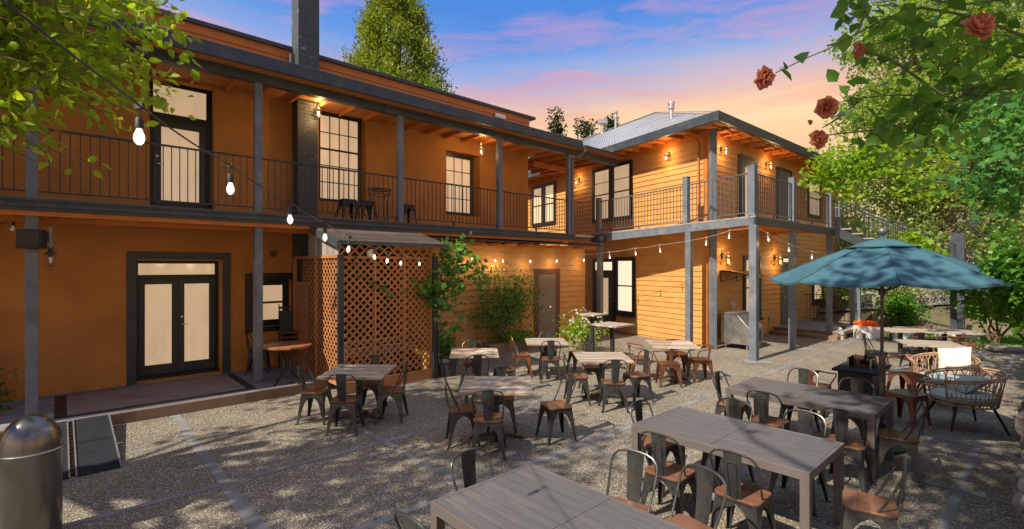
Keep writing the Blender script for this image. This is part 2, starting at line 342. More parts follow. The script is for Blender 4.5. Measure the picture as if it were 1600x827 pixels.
# ------------------------------------------------------------------ foliage helper
def leaves(pts, size, mat, name, parent, out=None, droop=.3, wide=.38, shape=6, flat=0., jitter=1.0):
    """one mesh of leaf faces; pts Nx3, size float or N, out = preferred leaf direction Nx3"""
    n = len(pts); pts = np.asarray(pts, float)
    sz = (np.full(n, size) if np.isscalar(size) else np.asarray(size)) * npr.uniform(.65, 1.25, n)
    ax = npr.normal(size=(n, 3)) * jitter
    if out is not None: ax += np.asarray(out) * 1.2
    ax[:, 2] -= droop; ax /= np.linalg.norm(ax, axis=1)[:, None] + 1e-9
    up = npr.normal(size=(n, 3)) * (1 - flat) * .8 + np.array([0, 0, 1.0])
    sd = np.cross(ax, up); sd /= np.linalg.norm(sd, axis=1)[:, None] + 1e-9
    nr = np.cross(sd, ax)
    if shape == 6:
        T = [(0,0,0), (-wide,.32,.07), (-wide*.72,.68,.05), (0,1,-.12), (wide*.72,.68,.05), (wide,.32,.07)]
        F = [(0,1,2,3), (0,3,4,5)]
    elif shape == 4:
        T = [(0,0,0), (-wide,.45,.08), (0,1,-.05), (wide,.45,.08)]; F = [(0,1,2,3)]
    else:   # lobed
        T = [(0,0,0), (-.55,.12,.05), (-.42,.42,.03), (-.62,.75,.0), (-.22,.68,.03), (0,1.05,-.1), (.22,.68,.03), (.62,.75,0), (.42,.42,.03), (.55,.12,.05)]
        F = [(0,1,2,3,4,5), (0,5,6,7,8,9)]
    k = len(T); V = np.zeros((n, k, 3))
    for i, (a, b, c) in enumerate(T):
        V[:, i] = pts + (sd*a + ax*b + nr*c) * sz[:, None]
    me = bpy.data.meshes.new(name); nf = len(F); q = len(F[0])
    me.vertices.add(n*k); me.vertices.foreach_set('co', V.reshape(-1))
    idx = (np.arange(n)[:, None, None]*k + np.array(F)[None]).reshape(-1)
    me.loops.add(n*nf*q); me.loops.foreach_set('vertex_index', idx.astype(np.int32))
    me.polygons.add(n*nf); me.polygons.foreach_set('loop_start', (np.arange(n*nf)*q).astype(np.int32))
    try: me.polygons.foreach_set('loop_total', np.full(n*nf, q, np.int32))
    except Exception: pass
    me.update(calc_edges=True); me.validate()
    return link(name, me, mat, parent)
def clumps(c, r, k, per, cr, shell=.55, squash=1.0):
    """k clump centres in an ellipsoid (c, r) and `per` points around each; returns clump centres, points, outward dirs"""
    c = np.array(c, float); r = np.array(r, float)
    d = npr.normal(size=(k, 3)); d /= np.linalg.norm(d, axis=1)[:, None]
    rad = npr.uniform(shell, 1, k)[:, None]; cc = c + d*rad*r
    crr = cr * npr.uniform(.5, 1.35, k)
    nper = np.maximum(3, (per * (crr/cr)**2).astype(int))
    pts = []; out = []
    for i in range(k):
        q = npr.normal(size=(nper[i], 3)); q /= np.linalg.norm(q, axis=1)[:, None]; q *= npr.uniform(.25, 1, (nper[i], 1))**.6
        q[:, 2] *= squash; pts.append(cc[i] + q*crr[i]); out.append(q)
    return cc, np.concatenate(pts), np.concatenate(out)
def limb_path(a, b, n=6, wob=.12, sag=0):
    a = Vector(a); b = Vector(b); P = []; L = (b-a).length
    for i in range(n+1):
        t = i/n; p = a.lerp(b, t); w = math.sin(PI*t)*wob*L
        P.append(p + Vector((rnd.uniform(-1,1)*w*.5, rnd.uniform(-1,1)*w*.5, rnd.uniform(-.3,.6)*w - sag*math.sin(PI*t))))
    P[0] = a; P[-1] = b; return P
def tree(name, label, cat, base, trunk_top, crown, lm, leaf=.1, k=60, per=60, cr=.6, tr=.18, shell=.5, limbs=8, group=None, shape=4, bark=None, droop=.3, squash=.8, lean=None, wide=.38):
    t = thing(name, label, cat, base, 0, group); bark = bark or M['bark']
    c, r = crown; cc, pts, out = clumps(c, r, k, per, cr, shell, squash)
    m = MB(); pth = limb_path(base, trunk_top, 5, .06); m.tube(pth, [tr*(1.25 - .6*i/5) for i in range(6)], 10)
    m.build('trunk', bark, t, smooth=True)
    lb = MB()
    for i in range(min(limbs, k)):
        st = Vector(pth[-1]).lerp(Vector(pth[3]), rnd.random()*.8); lb.tube(limb_path(st, cc[i], 5, .15), [tr*.45, tr*.38, tr*.3, tr*.2, tr*.12, tr*.05], 6)
    if limbs: lb.build('limb', bark, t, smooth=True)
    leaves(pts, leaf, lm, 'crown', t, out, droop, shape=shape, wide=wide); return t

# ------------------------------------------------------------------ ground
g = MB(); g.add([(-60,-30,0),(90,-30,0),(90,120,0),(-60,120,0)], [(0,1,2,3)]); struct('ground', g, M['earth'])
g = MB()
g.add([FM @ Vector(p) for p in [(-16,-14.5,.004),(17.0,-14.5,.004),(17.0,3.2,.004),(-16,3.2,.004)]], [(0,1,2,3)])
struct('patio_paving', g, M['agg'])
# concrete bands between the paving bays: lengthwise along the building, crosswise at a slant
g = MB()
def band(p, q, w, z=.008):
    p = Vector((*p, z)); q = Vector((*q, z)); d = (q-p).normalized(); n = Vector((-d.y, d.x, 0))*w/2
    # slightly ragged edges
    k = max(2, int((q-p).length/.35)); L_ = []; R_ = []
    for i in range(k+1):
        c = p.lerp(q, i/k); L_.append(c + n*rnd.uniform(.8, 1.15)); R_.append(c - n*rnd.uniform(.8, 1.15))
    vs = L_ + R_; g.add(vs, [(i, i+1, k+1+i+1, k+1+i) for i in range(k)])
def Gp(x, y, z=0): Y = (2.35-z)*770/(y-416); return ((x-800)/770*Y, Y)
for d, w in [(-2.25,.05), (-4.03,.10), (-5.88,.12), (-7.7,.10), (-9.4,.08), (-11.3,.1)]:
    band(MW(-14, d)[:2], MW(16.8, d)[:2], w)
s_ = -7.1
while s_ < 16:
    band(MW(s_, -14.3)[:2], MW(s_ + .05, -.75 if s_ < 1 else (-1.25 if s_ < 3 else .1))[:2], .13 if abs(s_+1.5) < .2 else .09, .0085); s_ += 1.88
g.cur = 0
for (x, y) in [(5.99,12.14), (8.2,13.96)]:
    g.add([(x-.35,y-.25,.012),(x+.3,y-.35,.012),(x+.42,y+.2,.012),(x-.2,y+.3,.012)], [(0,1,2,3)])
struct('concrete_bands', g, M['concrete'])
g = MB()
vs = [(11.5,15.9,.02),(19,10.5,.02),(30,16,.02),(24,24,.02),(13,22,.02)]
g.add(vs, [(0,1,2,3,4)]); struct('lawn_ground', g, paint('lawn_soil', (.06,.11,.02), .95, .3, 3))
pts = np.column_stack([npr.uniform(12.4, 17, 5200), npr.uniform(12.5, 17.5, 5200), np.full(5200, .02)])
keep = (pts[:,1] > 27.4 - pts[:,0]*1.02) ; pts = pts[keep]
o = leaves(pts, .09, M['lawn'], 'lawn_grass', None, np.tile([0,0,2.2],(len(pts),1)), 0, .12, 4); tag(o, 'bright green lawn grass beyond the paving near the stair posts', 'grass', kind='stuff')

# ------------------------------------------------------------------ wall helpers
def wall_open(mb, s0, s1, z0, z1, ops, d0, d1):
    """solid wall between d0 and d1 with rectangular openings (sa, sb, za, zb)"""
    xs = sorted({s0, s1, *[v for o in ops for v in o[:2] if s0 < v < s1]}); zs = sorted({z0, z1, *[v for o in ops for v in o[2:] if z0 < v < z1]})
    for i in range(len(xs)-1):
        run = None
        for j in range(len(zs)-1):
            cx = (xs[i]+xs[i+1])/2; cz = (zs[j]+zs[j+1])/2
            hole = any(o[0] < cx < o[1] and o[2] < cz < o[3] for o in ops)
            if not hole:
                if run is None: run = zs[j]
            if (hole or j == len(zs)-2) and run is not None:
                mb.box(xs[i], xs[i+1], d0, d1, run, zs[j] if hole else zs[j+1]); run = None
def siding(mb, s0, s1, z0, z1, d, out=-1, ex=.165, lip=.022):
    """clapboards: lower edge of each board stands proud; out=-1 faces -y, +1 faces +y"""
    z = z0
    while z < z1 - 1e-4:
        t = min(z + ex, z1); a = d + out*lip; b = d + out*.003
        g = z + .013; c = d + out*.001
        vs = [(s0,a,g),(s1,a,g),(s1,b,t),(s0,b,t),(s0,c,g),(s1,c,g),(s1,d,t),(s0,d,t),(s0,c,z),(s1,c,z)]
        f = [(0,1,2,3),(4,5,1,0),(4,0,3,7),(1,5,6,2),(8,9,5,4)]
        if out > 0: f = [x[::-1] for x in f]
        mb.add(vs, f); z = t
def railing(name, fr, p, q, z0a, z0b, parent, h=1.0, mat=None, sp=.112, y=0, both=True, bars=.014):
    """p, q = local x range along fr at local y; z0a/z0b deck heights at the ends"""
    mb = MB(fr); mat = mat or M['iron']; L = q - p; n = max(1, int(abs(L)/sp))
    za = lambda t: z0a + (z0b - z0a)*t
    mb.bar((p,y,za(0)+h),(q,y,za(1)+h), .042, .03); mb.bar((p,y,za(0)+.10),(q,y,za(1)+.10), .03, .022)
    for i in range(1, n):
        t = i/n; x = p + L*t; mb.box(x-bars/2, x+bars/2, y-bars/2, y+bars/2, za(t)+.11, za(t)+h-.01)
    k = (p+q)/2; mb.box(k-.02,k+.02,y-.015,y+.015,za(.5),za(.5)+.1)
    return mb.build(name, mat, parent)
def window(fr, parent, s0, s1, z0, z1, d, out=-1, cols=1, rows=(1, 1), fw=.09, case=.0, mat=None, pane=None, name='window', proud=.04, sill=False, split=.5):
    """frame at depth d (proud towards `out`), pane behind, muntins; two sashes"""
    mat = mat or M['black']; a = d; b = d + out*proud
    m = MB(fr); m.box(s0, s0+fw, a, b, z0, z1); m.box(s1-fw, s1, a, b, z0, z1); m.box(s0+fw, s1-fw, a, b, z1-fw, z1); m.box(s0+fw, s1-fw, a, b, z0, z0+fw)
    i0, i1, j0, j1 = s0+fw, s1-fw, z0+fw, z1-fw; mid = j0 + (j1-j0)*split
    mb_ = d + out*proud*.55; m.box(i0, i1, a, mb_, mid-.022, mid+.022)
    t = .011; c_ = d + out*proud*.4
    for k in range(1, cols):
        x = i0 + (i1-i0)*k/cols; m.box(x-t, x+t, a, c_, j0, mid-.022); m.box(x-t, x+t, a, c_, mid+.022, j1)
    for (u, v, r) in ((j0, mid, rows[0]), (mid, j1, rows[1])):
        for k in range(1, r):
            z = u + (v-u)*k/r; m.box(i0, i1, a, c_, z-t, z+t)
    f = m.build(name, mat, parent)
    p = MB(fr); e = .004; p.box(i0, i1, d - out*.01, d + out*e, j0, j1); p.build('pane', pane or M['blind'], f)
    if sill:
        q = MB(fr); q.box(s0-.06, s1+.06, a, d + out*(proud+.05), z0-.06, z0); q.build('sill', mat, f)
    return f
def glazed_door(fr, parent, s0, s1, z0, z1, d, out=-1, hinge='l', st=.11, bot=.2, mat=None, pane=None, handle=True):
    mat = mat or M['dark']; a = d; b = d + out*.045
    m = MB(fr); m.box(s0, s0+st, a, b, z0, z1); m.box(s1-st, s1, a, b, z0, z1); m.box(s0+st, s1-st, a, b, z1-st, z1); m.box(s0+st, s1-st, a, b, z0, z0+bot)
    o = m.build('door', mat, parent)
    p = MB(fr); p.box(s0+st, s1-st, d+out*.012, d + out*.02, z0+bot, z1-st); p.build('pane', pane or M['blind'], o)
    if handle:
        hx = s1-.055 if hinge == 'l' else s0+.055; h = MB(fr)
        h.tube([(hx, b, z0+.95), (hx, b+out*.05, z0+.95)], .012, 8); h.bar((hx, b+out*.05, z0+.95), (hx + (-.1 if hinge == 'l' else .1), b+out*.05, z0+.95), .018); h.tube([(hx, b, z0+1.1),(hx, b+out*.015, z0+1.1)], .022, 10)
        h.build('handle', M['gal'], o)
    return o

# ================================================================== MAIN BUILDING
mainb = thing('main_building', 'long orange stucco building with grey upstairs veranda and dark chimney', 'building', (P0[0], P0[1], 0), AM)
S0, S1, WD = -9.0, 8.41, 1.35
ops = [(-1.70,-.30,.18,2.46), (.26,1.05,1.05,2.06), (-1.50,-.44,3.36,5.93), (1.66,2.84,3.86,5.98), (5.2,6.42,3.80,5.60)]
m = MB(FM); wall_open(m, S0, S1, .0, 5.98, ops, WD, WD+.42)
# back of the openings and building end wall
m.box(S1-.3, S1, WD+.42, 10, 0, 7.0); m.box(S0, S1-.3, WD+.46, WD+.5, 0, 5.98)
m.build('wall', M['stucco'], mainb)
m = MB(FM); siding(m, S0, S1+.05, 5.98, 7.12, WD, -1, .19); m.box(S0, S1, WD, WD+.3, 5.98, 7.06)
m.build('parapet_siding', M['trim_orange'], mainb)
m = MB(FM); m.box(S0, S1+.28, WD-.07, WD+.3, 7.12, 7.20); m.build('parapet_cap', M['fascia'], mainb)
m = MB(FM); m.box(S0, S1-.3, WD+.3, 10, 6.9, 6.98); m.build('flat_roof', M['fascia'], mainb)
m = MB(FM); m.box(6.95,7.35,WD-.10,WD-.02,6.86,6.98); m.build('vent_box', M['gal'], mainb)
# veranda roof
RE = 9.02
m = MB(FM); m.box(S0, RE, -.43, -.36, 5.93, 6.17)
m.build('gutter', M['fascia'], mainb, bevel=.012)
m = MB(FM); m.box(S0, 11.25, -.08, .08, 5.78, 6.0); m.build('veranda_beam', M['fascia'], mainb)
m = MB(FM); m.box(S0, RE, -.36, WD, 5.99, 6.03); m.box(S0, RE, -.357, -.082, 5.95, 5.988); m.box(RE, 11.3, -.30, 3.4, 5.99, 6.03)
m.build('veranda_soffit', M['soffit'], mainb)
m = MB(FM)
for k in range(30):
    s = S0 + .35 + k*.6
    if s < RE-.1: m.box(s-.022, s+.022, .082, WD-.01, 5.90, 5.99)
for s in (9.3, 9.9, 10.5, 11.0): m.box(s-.03, s+.03, .10, 3.3, 5.86, 5.988)
m.box(8.95, 11.0, 1.6, 1.68, 5.70, 5.86)
m.build('rafters', M['trim_orange'], mainb)
m = MB(FM); m.hexa([(S0,-.42,6.14),(RE,-.42,6.14),(RE,WD,6.36),(S0,WD,6.36)], [(S0,-.42,6.165),(RE,-.42,6.165),(RE,WD,6.39),(S0,WD,6.39)])
m.hexa([(RE,-.38,6.05),(11.2,-.38,6.05),(11.4,3.4,6.5),(RE,3.4,6.5)], [(RE,-.38,6.08),(11.2,-.38,6.08),(11.4,3.4,6.53),(RE,3.4,6.53)])
m.build('veranda_roof', M['fascia'], mainb)
m = MB(FM); m.box(RE+.03, 11.1, -.36, -.30, 5.94, 6.06); m.build('link_fascia', M['brown'], mainb)
m = MB(FM); m.tube([(RE-.02,-.47,6.02),(RE+.08,-.47,5.9),(RE+.06,-.35,5.78),(8.93,-.08,5.66),(8.93,-.08,3.4)], .035, 8); m.build('downspout', M['grey'], mainb, smooth=True)
# upper veranda floor
m = MB(FM); m.box(S0, 8.9, -.12, WD, 3.27, 3.345); m.box(8.9, 10.7, 0, 3.4, 3.27, 3.345); m.build('veranda_floor', M['greywood'], mainb)
m = MB(FM); m.box(S0, 8.95, -.17, -.125, 3.15, 3.33); m.box(S0, 8.96, -.205, -.17, 3.20, 3.25); m.box(S0, 8.955, -.19, -.17, 3.29, 3.335)
m.build('veranda_fascia', M['fascia'], mainb, bevel=.006)
m = MB(FM); m.box(S0, 8.9, .3, .42, 3.02, 3.15); m.box(S0, 8.9, -.12, -.02, 3.08, 3.26)
for k in range(24):
    s = S0 + .3 + k*.75
    if s < 8.7: m.box(s-.025, s+.025, .42, WD, 3.1, 3.26)
m.box(S0, 8.9, WD-.05, WD-.003, 3.04, 3.26)
m.build('floor_joists', M['trim_orange'], mainb)
m = MB(FM); m.box(S0, 8.88, -.118, WD-.001, 3.255, 3.268); m.build('porch_ceiling', M['soffit'], mainb)
# posts
for s in (-6.04, -3.04, 0.0, 2.99, 6.0, 8.83):
    m = MB(FM); m.box(s-.065, s+.065, -.065, .065, 3.345, 5.78); m.build('post', M['grey'], mainb, bevel=.006)
for s in (-6.04, -3.04, 0.0):
    m = MB(FM); m.box(s-.07, s+.07, -.07, .07, .19, 3.15); m.box(s-.1, s+.1, -.1, .1, .172, .19); m.build('post', M['grey'], mainb, bevel=.006)
    m = MB(FM); m.hexa([(s-.05,.07,2.95),(s+.05,.07,2.95),(s+.05,.07,3.1),(s-.05,.07,3.1)], [(s-.05,.5,3.08),(s+.05,.5,3.08),(s+.05,.5,3.15),(s-.05,.5,3.15)]); m.build('bracket', M['trim_orange'], mainb)
for a, b in ((-9,-6.11),(-5.97,-3.11),(-2.97,-.07),(.07,2.92),(3.06,5.93),(6.07,8.76)):
    railing('railing', FM, a, b, 3.345, 3.345, mainb, 1.03)
railing('railing', FM, 8.9, 9.62, 3.345, 3.345, mainb, 1.03, M['brown'])
# porch floor with timber edge
m = MB(FM); m.box(S0, 1.0, -.68, WD, .10, .172); m.box(-1.74,-.26,WD,WD+.42,.10,.178); m.build('porch_floor', M['porch'], mainb)
m = MB(FM); m.box(S0, 1.02, -.73, -.682, 0, .166); m.build('porch_edge_board', M['stepwood'], mainb)
m = MB(FM)
for k in range(14): m.lathe([(.006,0),(.006,.006)], (-4.6+k*.42, 0, 0), 6)
m = MB(FM)
s_ = -3.4
while s_ < -1.9:
    w_ = rnd.uniform(.03,.12); h_ = rnd.uniform(.004,.022)
    if rnd.random() < .6: m.prism([(s_,.1725),(s_+w_,.1725),(s_+w_*.9,.1725+h_*.6),(s_+w_*.5,.1725+h_),(s_+w_*.15,.1725+h_*.8)], WD-.006, WD-.001, lambda x, z, y: (x, y, z))
    s_ += w_
m.build('chipped_plaster', M['concrete'], mainb)
# french doors in their recess
m = MB(FM)
m.box(-1.84,-1.70,WD-.03,WD+.40,.178,2.62); m.box(-.30,-.16,WD-.03,WD+.02,.178,2.62); m.box(-1.70,-.30,WD-.03,WD+.02,2.48,2.62)
m.build('door_surround', M['dark'], mainb, bevel=.004)
fd = WD+.36
m = MB(FM); m.box(-1.70,-1.64,fd,fd+.06,.2,2.46); m.box(-.36,-.30,fd,fd+.06,.2,2.46); m.box(-1.64,-.36,fd,fd+.06,2.10,2.18); m.box(-1.64,-.36,fd,fd+.06,2.40,2.46); m.box(-1.70,-.30,fd-.12,fd+.06,.178,.235)
df = m.build('door_frame', M['black'], mainb)
m = MB(FM); m.box(-1.64,-.36,fd+.03,fd+.04,2.18,2.40); m.build('transom_pane', M['blind'], df)
glazed_door(FM, mainb, -1.635, -1.005, .24, 2.095, fd+.045, -1, 'l', .10, .19, handle=False)
glazed_door(FM, mainb, -.995, -.365, .24, 2.095, fd+.045, -1, 'r', .10, .19)
# ground-floor window
m = MB(FM); m.box(.12,.26,WD-.03,WD+.3,.95,2.20); m.box(1.05,1.12,WD-.03,WD+.02,.95,2.20); m.box(.26,1.05,WD-.03,WD+.02,2.06,2.20); m.box(.26,1.05,WD-.05,WD+.02,.95,1.05); m.build('window_surround', M['black'], mainb)
window(FM, mainb, .26, 1.05, 1.05, 2.06, WD+.2, -1, 1, (1,1), .13)
# upstairs door and windows
m = MB(FM); d_ = WD+.22
m.box(-1.50,-1.42,d_,d_+.06,3.36,5.93); m.box(-.54,-.44,d_,d_+.06,3.36,5.93); m.box(-1.42,-.54,d_,d_+.06,5.86,5.93); m.box(-1.42,-.54,d_,d_+.06,5.18,5.32)
df = m.build('door_frame', M['black'], mainb)
m = MB(FM); m.box(-1.42,-.54,d_+.03,d_+.04,5.32,5.86); m.build('transom_pane', M['blind'], df)
glazed_door(FM, mainb, -1.415, -.545, 3.37, 5.175, d_+.045, -1, 'r', .12, .26)
window(FM, mainb, 1.66, 2.76, 3.86, 5.98, WD+.16, -1, 4, (3,2), .085, pane=M['blind'], split=.6)
window(FM, mainb, 5.2, 6.26, 3.80, 5.56, WD+.16, -1, 3, (2,2), .10)
# chimney
m = MB(FM); m.box(1.07, 1.50, 1.0, 1.349, 0, 6.4); m.build('chimney_breast', M['brick_dark'], mainb)
m = MB(FM); m.box(1.06, 1.51, .93, 1.349, 5.98, 9.72); m.box(1.0,1.57,.88,1.36,9.60,9.66); ch = m.build('chimney', M['brick_dark'], mainb)
m = MB(FM); m.box(.98, 1.10, 1.15, 1.36, 6.1, 7.0); m.build('downpipe', M['greyrail'], mainb)
m = MB(FM); m.box(.60,.72,WD-.05,WD-.001,2.55,2.68); m.build('vent_box', M['brown'], mainb)

# low orange pier by the far left of the porch
t = thing('garden_pier', 'low orange painted pier at the left end of the porch', 'pier', MW(-4.15,.55,.172)[:], AM)
m = MB(FM); m.box(-4.6,-3.62,.35,1.0,.172,.98); m.build('body', M['stucco'], t); m = MB(FM); m.box(-4.65,-3.60,.33,1.02,.98,1.01); m.build('coping', M['stucco'], t)

# ================================================================== LEAN-TO SHED with lattice
shed = thing('lean_to_shed', 'orange clapboard shed with lattice screened bay under a sloping roof', 'shed', MW(1.0,-1.27)[:], AM)
SD = .35; LF = -1.27; LA, LB = 1.0, 3.02
m = MB(FM); siding(m, LB, 10.08, .05, 2.97, SD, -1); m.box(LB, 10.08, SD, SD+.1, 0, 2.97)
m.box(LB, LB+.06, LF+.1, SD, 0, 2.7)
m.box(9.98, 10.08, SD+.1, 3.2, 0, 2.97)
m.build('wall', M['siding'], shed)
m = MB(FM); m.box(10.06,10.16,SD-.03,SD+.12,0,2.95); m.build('corner_board', M['brown'], shed)
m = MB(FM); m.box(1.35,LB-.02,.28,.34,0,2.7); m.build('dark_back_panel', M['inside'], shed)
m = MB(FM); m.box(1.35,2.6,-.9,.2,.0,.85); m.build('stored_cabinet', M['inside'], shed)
m = MB(FM); m.box(1.25,2.75,-1.1,-1.07,.62,.78); m.build('white_inner_rail', M['concrete'], shed)
# roof
m = MB(FM)
def slab(s0,s1,d0,z0,d1,z1,t=.03): m.hexa([(s0,d0,z0),(s1,d0,z0),(s1,d1,z1),(s0,d1,z1)],[(s0,d0,z0+t),(s1,d0,z0+t),(s1,d1,z1+t),(s0,d1,z1+t)])
slab(.90, 3.2, -1.62, 2.77, -.215, 3.13); slab(3.2, 10.2, -.22, 2.985, -.10, 3.02); slab(3.2, 10.2, -.10, 3.02, .35, 3.08, .02)
m.build('roof', M['shedroof'], shed)
m = MB(FM); m.bar((.90,-1.62,2.71),(.90,-.2,3.07),.03,.13); m.bar((.885,-1.63,2.76),(3.2,-1.63,2.76),.03,.05); m.build('roof_edge_board', M['fascia'], shed)
m = MB(FM)
for k in range(12): m.box(3.6+k*.58-.02, 3.6+k*.58+.02, -.17, .33, 2.90, 2.978)
m.build('rafter_tails', M['trim_orange'], shed)
m = MB(FM); m.hexa([(1.0,LF,2.52),(1.0,.2,2.52),(1.0,.2,3.06),(1.0,LF,2.78)],[(1.03,LF,2.52),(1.03,.2,2.52),(1.03,.2,3.06),(1.03,LF,2.78)]); m.build('gable_board', M['greywood'], shed)
# lattice panels: real crossing laths
def lattice(s0, s1, z0, z1, y, sp=.11, w=.035, fr=FM, side=False, t=.008):
    mb = MB(fr); W = s1-s0; Hh = z1-z0
    def P(x, z, k): return (s0+x, y+k, z0+z) if not side else (y+k, s0+x, z0+z)
    for sgn in (1, -1):
        k = 0 if sgn > 0 else t; c = -Hh
        while c < W + Hh:
            # line x = c + z (sgn>0) or x = c + (Hh - z)
            za = max(0, -c); zb = min(Hh, W - c)
            if zb > za + .01:
                xa, xb = c+za, c+zb
                if sgn < 0: A, B = (xa, Hh-za), (xb, Hh-zb)
                else: A, B = (xa, za), (xb, zb)
                mb.bar(P(A[0],A[1],k), P(B[0],B[1],k), t, w, up=(0,0,1) ) if False else None
                dx, dz = B[0]-A[0], B[1]-A[1]; l = math.hypot(dx, dz); nx, nz = -dz/l*w/2, dx/l*w/2
                q = [(A[0]+nx,A[1]+nz),(B[0]+nx,B[1]+nz),(B[0]-nx,B[1]-nz),(A[0]-nx,A[1]-nz)]
                q = [(min(max(x,0),W), min(max(z,0),Hh)) for x, z in q]
                mb.hexa([P(x,z,k) for x,z in q], [P(x,z,k+t*.9) for x,z in q])
            c += sp*1.414
    return mb
for a, b in ((1.09,1.72),(1.74,2.36),(2.38,2.97)): lattice(a, b, .22, 2.50, LF, .105, .045).build('lattice_panel', M['lattice'], shed)
lattice(1.03, 3.0, 2.54, 2.76, LF-.02, .14, .05).build('lattice_panel', M['lattice'], shed)
lattice(LF+.05, -.25, .2, 2.50, 1.0, .10, .034, side=True).build('lattice_panel', M['lattice'], shed)
lattice(-.22, .55, .2, 2.50, 1.0, .10, .034, side=True).build('lattice_panel', M['lattice'], shed)
lattice(.15, .92, .2, 1.98, .975, .048, .022, side=True).build('lattice_panel', M['lattice'], shed)
m = MB(FM); m.box(1.0,3.02,LF-.02,LF+.03,2.49,2.54); m.box(1.0,3.04,LF-.05,LF-.01,0,.21); m.box(1.71,1.75,LF-.008,LF-.001,.22,2.5); m.box(2.35,2.39,LF-.008,LF-.001,.22,2.5)
m.box(.98,1.02,LF,1.0,2.50,2.56); m.box(.98,1.02,LF,1.0,.17,.22); m.box(.975,1.025,-.26,-.21,.17,2.5); m.box(.97,1.03,.94,1.0,.17,2.52); m.box(.965,1.02,.15,.94,1.96,2.02); m.box(2.96,3.03,LF-.03,LF+.04,.2,2.72)
m.build('lattice_frame', M['lattice'], shed)
for s in (1.02, 3.06):
    m = MB(FM); m.box(s-.055, s+.055, LF-.09, LF-.035, .0 if s > 2 else .0, 2.56); m.build('post', M['dark'], shed, bevel=.004)
# shed door
m = MB(FM); m.box(7.67,7.84,SD-.045,SD+.02,.16,2.27); m.box(8.61,8.78,SD-.045,SD+.02,.16,2.27); m.box(7.84,8.61,SD-.045,SD+.02,2.12,2.27); m.box(7.8,8.65,SD-.1,SD+.02,.1,.16); m.build('door_frame', M['brown'], shed)
m = MB(FM); m.box(7.84,8.61,SD-.03,SD+.01,.16,2.12); dr = m.build('door', M['tan_door'], shed)
m = MB(FM); m.lathe([(.0,0),(.03,.01),(.03,.04),(.0,.05)], (7.92, SD-.09, 1.05), 10); m.box(7.9,7.94,SD-.06,SD-.03,1.06,1.09); m.build('knob', M['black'], dr)
# ================================================================== WING with the corner balcony
wing = thing('wing_building', 'orange clapboard two storey wing with pale hipped metal roof and corner balcony', 'building', (C0[0], C0[1], 0), AW)
m = MB(FL); siding(m, .10, 14, .05, 6.28, 0, +1)
m.m = FW; siding(m, .10, 11.8, .05, 6.28, 0, -1)
m.m = None
A = FL @ Vector((14,0,0)); B = FW @ Vector((11.8,0,0)); Cc = FW @ Vector((11.8,7,0)); Dd = FL @ Vector((14,-7,0))
m.add([(C0[0],C0[1],0),(A.x,A.y,0),(Dd.x,Dd.y,0),(Cc.x,Cc.y,0),(B.x,B.y,0),(C0[0],C0[1],6.3),(A.x,A.y,6.3),(Dd.x,Dd.y,6.3),(Cc.x,Cc.y,6.3),(B.x,B.y,6.3)], [(0,1,6,5),(1,2,7,6),(2,3,8,7),(3,4,9,8),(4,0,5,9)])
m.build('wall', M['siding'], wing)
m = MB(FL); m.box(-.02,.11,-.1,.024,.02,6.28); m.m = FW; m.box(-.0,.11,-.026,.1,.02,6.28); m.box(11.7,11.82,-.026,.1,.02,6.28); m.build('corner_board', M['trim_orange'], wing)
m = MB(FL); m.box(.1,14,-.01,.03,6.05,6.28); m.m = FW; m.box(.1,11.8,-.03,.01,6.05,6.28); m.build('frieze_board', M['trim_orange'], wing)
# windows and doors
for a, b in ((3.06,4.12),(4.14,5.22)): window(FL, wing, a, b, 3.98, 6.0, .02, +1, 1, (1,2), .12, proud=.05, sill=False, mat=M['black'])
for a, b in ((7.75,8.7),(8.72,9.7)): window(FL, wing, a, b, 4.15, 5.98, .02, +1, 1, (1,1), .14, proud=.05)
window(FL, wing, 2.92, 3.92, .66, 2.66, .02, +1, 1, (1,1), .13, proud=.05, sill=True, pane=M['blind_hi'])
m = MB(FL); m.box(3.94,4.06,.0,.08,.3,2.62); m.box(5.06,5.18,0,.08,.3,2.62); m.box(4.06,5.06,0,.08,2.50,2.62); m.box(4.06,5.06,0,.07,2.12,2.2); df = m.build('door_frame', M['black'], wing)
m = MB(FL); m.box(4.06,5.06,0,.03,2.2,2.50); m.build('transom_pane', M['blind_hi'], df)
glazed_door(FL, wing, 4.07, 5.05, .3, 2.115, .03, +1, 'r', .2, .28)
m = MB(FL); m.box(3.8,5.4,.02,.9,0,.28); m.box(3.7,5.5,.9,1.25,0,.14); m.build('door_step', M['stepwood'], wing)
glazed_door(FW, wing, 2.05, 3.15, 3.63, 5.78, -.03, -1, 'l', .26, .3, M['dark'])
m = MB(FW); m.box(1.93,2.04,-.07,0,3.6,5.88); m.box(3.16,3.27,-.07,0,3.6,5.88); m.box(2.04,3.16,-.07,0,5.79,5.88); m.build('door_frame', M['dark'], wing)
m = MB(FW); m.box(4.93,5.04,-.07,0,3.6,5.88); m.box(6.2,6.31,-.07,0,3.6,5.88); m.box(5.04,6.2,-.07,0,5.79,5.88); m.build('door_frame', M['dark'], wing)
m = MB(FW); m.box(5.05,6.19,-.045,-.01,3.63,5.785); m.build('door', M['green_door'], wing)
window(FW, wing, 8.0, 9.5, 4.3, 5.85, -.02, -1, 1, (1,1), .12, M['dark'] if False else 0, M['dark'])
window(FW, wing, 2.28, 3.58, .62, 2.68, -.02, -1, 1, (1,1), .14, mat=M['dark'], proud=.05, sill=True)
window(FW, wing, 8.5, 9.75, .85, 2.5, -.02, -1, 1, (1,1), .16, mat=M['dark'], proud=.05, sill=True)
